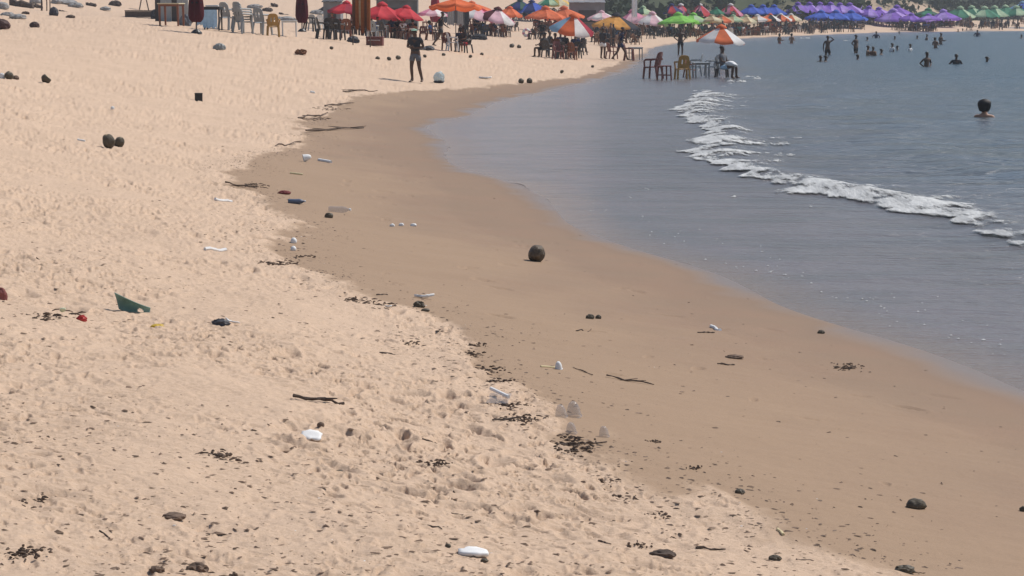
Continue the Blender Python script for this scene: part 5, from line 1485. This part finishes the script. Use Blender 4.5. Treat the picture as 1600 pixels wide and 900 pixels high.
# weed heaps on the tide line
def weed(label, u, v, wpx, hpx, seed, k=26):
    q = put(u, v); s = ppm(q); a = wpx / s / 2; rd = random.Random(seed); mb = MB()
    for _ in range(k):
        x = rd.gauss(0, .48) * a; y = rd.gauss(0, .36) * a / .55; x = max(-a, min(a, x))
        ln = a * rd.uniform(.03, .17); an = rd.gauss(0, .6); zz = abs(rd.gauss(.1, .3)) * hpx / s * .45
        d = Vector((math.cos(an), math.sin(an), rd.gauss(0, .15))) * ln
        c = Vector((x, y, zz)); w_ = rd.uniform(.0025, .008)
        mb.tube([c - d, c + Vector((0, rd.gauss(0, .2) * ln, .2 * ln)), c + d], [w_ * .6, w_, w_ * .4], 5)
    o = ob('seaweed_heap', mb.mesh('seaweed_heap'), WEED, None, q); o['kind'] = 'stuff'; o['label'] = label; return o
for i, (u, v, w_, h_, lb) in enumerate([(488, 187, 50, 9, 'weed heap at the upper end of the tide line'), (510, 170, 60, 8, 'weed heap just above the upper end heap'), (395, 290, 70, 10, 'weed heap left of the dark blue bottle'),
        (468, 402, 40, 9, 'dark weed heap below the two white balls'), (432, 415, 54, 12, 'weed heap left below the white balls'), (550, 470, 60, 12, 'weed heap left of the pale shell'),
        (590, 478, 50, 9, 'weed heap around the pale shell'), (708, 511, 56, 10, 'weed heap with a white crumb, middle tide line'), (748, 541, 38, 8, 'purple dark weed heap alone on damp sand'),
        (735, 556, 44, 9, 'weed heap below the purple dark one'), (762, 584, 60, 10, 'weed heap midway down the tide line'), (775, 600, 50, 9, 'weed heap above the clear plastic tray'),
        (752, 625, 60, 12, 'weed heap left of the clear plastic tray'), (790, 642, 56, 9, 'weed heap under the clear plastic tray'), (812, 664, 54, 10, 'weed heap left of the clear cups'),
        (890, 690, 70, 12, 'large weed heap below the clear cups'), (905, 702, 64, 9, 'weed heap at the bottom of the large one'), (940, 748, 52, 14, 'weed heap below the dry sand edge'),
        (965, 770, 50, 10, 'scattered weed right of the dry sand spur'), (335, 712, 72, 18, 'dark weed heap in a footprint, middle left'), (30, 762, 60, 18, 'dark weed heap at the left edge, low'),
        (40, 850, 66, 20, 'dark weed heap at the bottom left edge'), (680, 722, 46, 12, 'dark weed in a footprint left of the tide line'), (70, 498, 90, 14, 'twiggy litter left of the red wrapper'),
        (1020, 690, 20, 4, 'small weed tuft right of the clear cups'), (1085, 735, 26, 8, 'small weed tuft on damp sand, lower middle'), (1025, 795, 40, 10, 'weed tuft at the tip of dry sand, bottom'),
        (1000, 852, 40, 14, 'weed tuft left of the long bark chunk'), (640, 545, 40, 6, 'thin weed scatter on dry sand left of tide line'), (1320, 575, 60, 6, 'faint weed scatter on smooth wet sand')]):
    weed(lb, u, v, w_ * 1.15, h_, 200 + i, 44 if w_ > 40 else 20)

# ------------------------------------------------------------------ fine litter: leaf bits, husk fibre, shell chips (uncountable)
rs = random.Random(77)
def litter(name, label, m, n_, sampler, smin, smax):
    V = []; Fc = []; pts = []
    while len(pts) < n_:
        q = sampler()
        if q is not None: pts.append(q)
    X = np.array([p_[0] for p_ in pts]); Y = np.array([p_[1] for p_ in pts]); Z = base_h(X, Y) + relief(X, Y)
    for x, y, z in zip(X, Y, Z):
        a = smin * (smax / smin) ** (rs.random() ** 1.8); an = rs.gauss(0, .8); b_ = a * rs.uniform(.2, .7); h_ = a * rs.uniform(.08, .4); cu = rs.uniform(-.5, .9) * h_
        ca, sa = math.cos(an), math.sin(an)
        P = [(a * rs.uniform(.7, 1.1) * math.cos(k * 1.047) , b_ * rs.uniform(.6, 1.2) * math.sin(k * 1.047), cu * abs(math.cos(k * 1.047)) * rs.random()) for k in range(6)]
        P += [(-.35 * a, rs.uniform(-.2, .2) * b_, h_ * rs.uniform(.5, 1)), (.4 * a, rs.uniform(-.2, .2) * b_, h_ * rs.uniform(.2, 1))]
        i0 = len(V)
        for px, py, pz in P: V.append((x + px * ca - py * sa, y + px * sa + py * ca, z + pz + .001))
        for f in ((0, 1, 7), (1, 2, 6, 7), (2, 3, 6), (3, 4, 6), (4, 5, 7, 6), (5, 0, 7)): Fc.append(tuple(i0 + k for k in f))
    o = ob(name, mesh_from(name, V, Fc), m); o['kind'] = 'stuff'; o['label'] = label
def s_dry():
    v = 40 + 880 * rs.random() ** .8; u = rs.uniform(-120, 1500)
    p = G(u, v); d_ = float(dampness(np.array([p.x]), np.array([p.y]))[0])
    if float(vn(np.array([p.x / 1.6]), np.array([p.y / 2.6]), 301)[0]) < rs.uniform(-.7, .6): return None
    return (p.x, p.y) if d_ < .3 or rs.random() < .12 else None
def s_tide():
    y = 10 + 60 * rs.random() ** 1.15; x = float(np.interp(y, DY, DX)) + rs.gauss(.04, .34)
    if float(vn(np.array([x / .6]), np.array([y / 1.1]), 302)[0]) < rs.uniform(-.6, .5): return None
    return (x, y)
def s_damp():
    v = rs.uniform(140, 910); u = rs.uniform(400, 1600); p = G(u, v)
    d_ = float(inland(np.array([p.x]), np.array([p.y]))[0])
    if d_ < .9 or float(dampness(np.array([p.x]), np.array([p.y]))[0]) < .5: return None
    return (p.x, p.y)
litter('leaf_litter', 'scattered bits of dead leaf and husk on the dry sand', mat('leaf_crumbs', (.19, .13, .092), .85, .45, 9, .15), 4600, s_dry, .004, .028)
litter('tide_line_litter', 'fine dark weed crumbs along the tide line', mat('weed_crumbs', (.19, .135, .10), .85, .4, 20, .15), 7000, s_tide, .004, .028)
litter('damp_sand_litter', 'sparse dark crumbs on the damp sand', WEED, 160, s_damp, .006, .02)
def s_shell():
    return s_tide() if rs.random() < .5 else s_dry()
litter('shell_bits', 'tiny pale shell chips on the sand', WHITEF, 110, s_shell, .005, .012)
for r_ in UMB_LOG: print('UMB', r_)

# ------------------------------------------------------------------ thin sea haze
bm = bmesh.new()
for x in (-7200, 7200):
    for y in (-60, 4700):
        for z in (-30, 110): bm.verts.new((x, y, z))
bm.verts.ensure_lookup_table()
for f in ((0, 1, 3, 2), (4, 6, 7, 5), (0, 4, 5, 1), (2, 3, 7, 6), (0, 2, 6, 4), (1, 5, 7, 3)): bm.faces.new([bm.verts[i] for i in f])
me = bpy.data.meshes.new('haze'); bm.to_mesh(me); bm.free()
m = bpy.data.materials.new('haze_air'); m.use_nodes = True; n = m.node_tree; n.nodes.clear()
o_ = n.nodes.new('ShaderNodeOutputMaterial'); pv = n.nodes.new('ShaderNodeVolumePrincipled')
pv.inputs['Color'].default_value = (.86, .90, .96, 1); pv.inputs['Density'].default_value = .0004; pv.inputs['Anisotropy'].default_value = .2
n.links.new(pv.outputs[0], o_.inputs['Volume'])
hz = ob('haze', me, m); hz['kind'] = 'stuff'
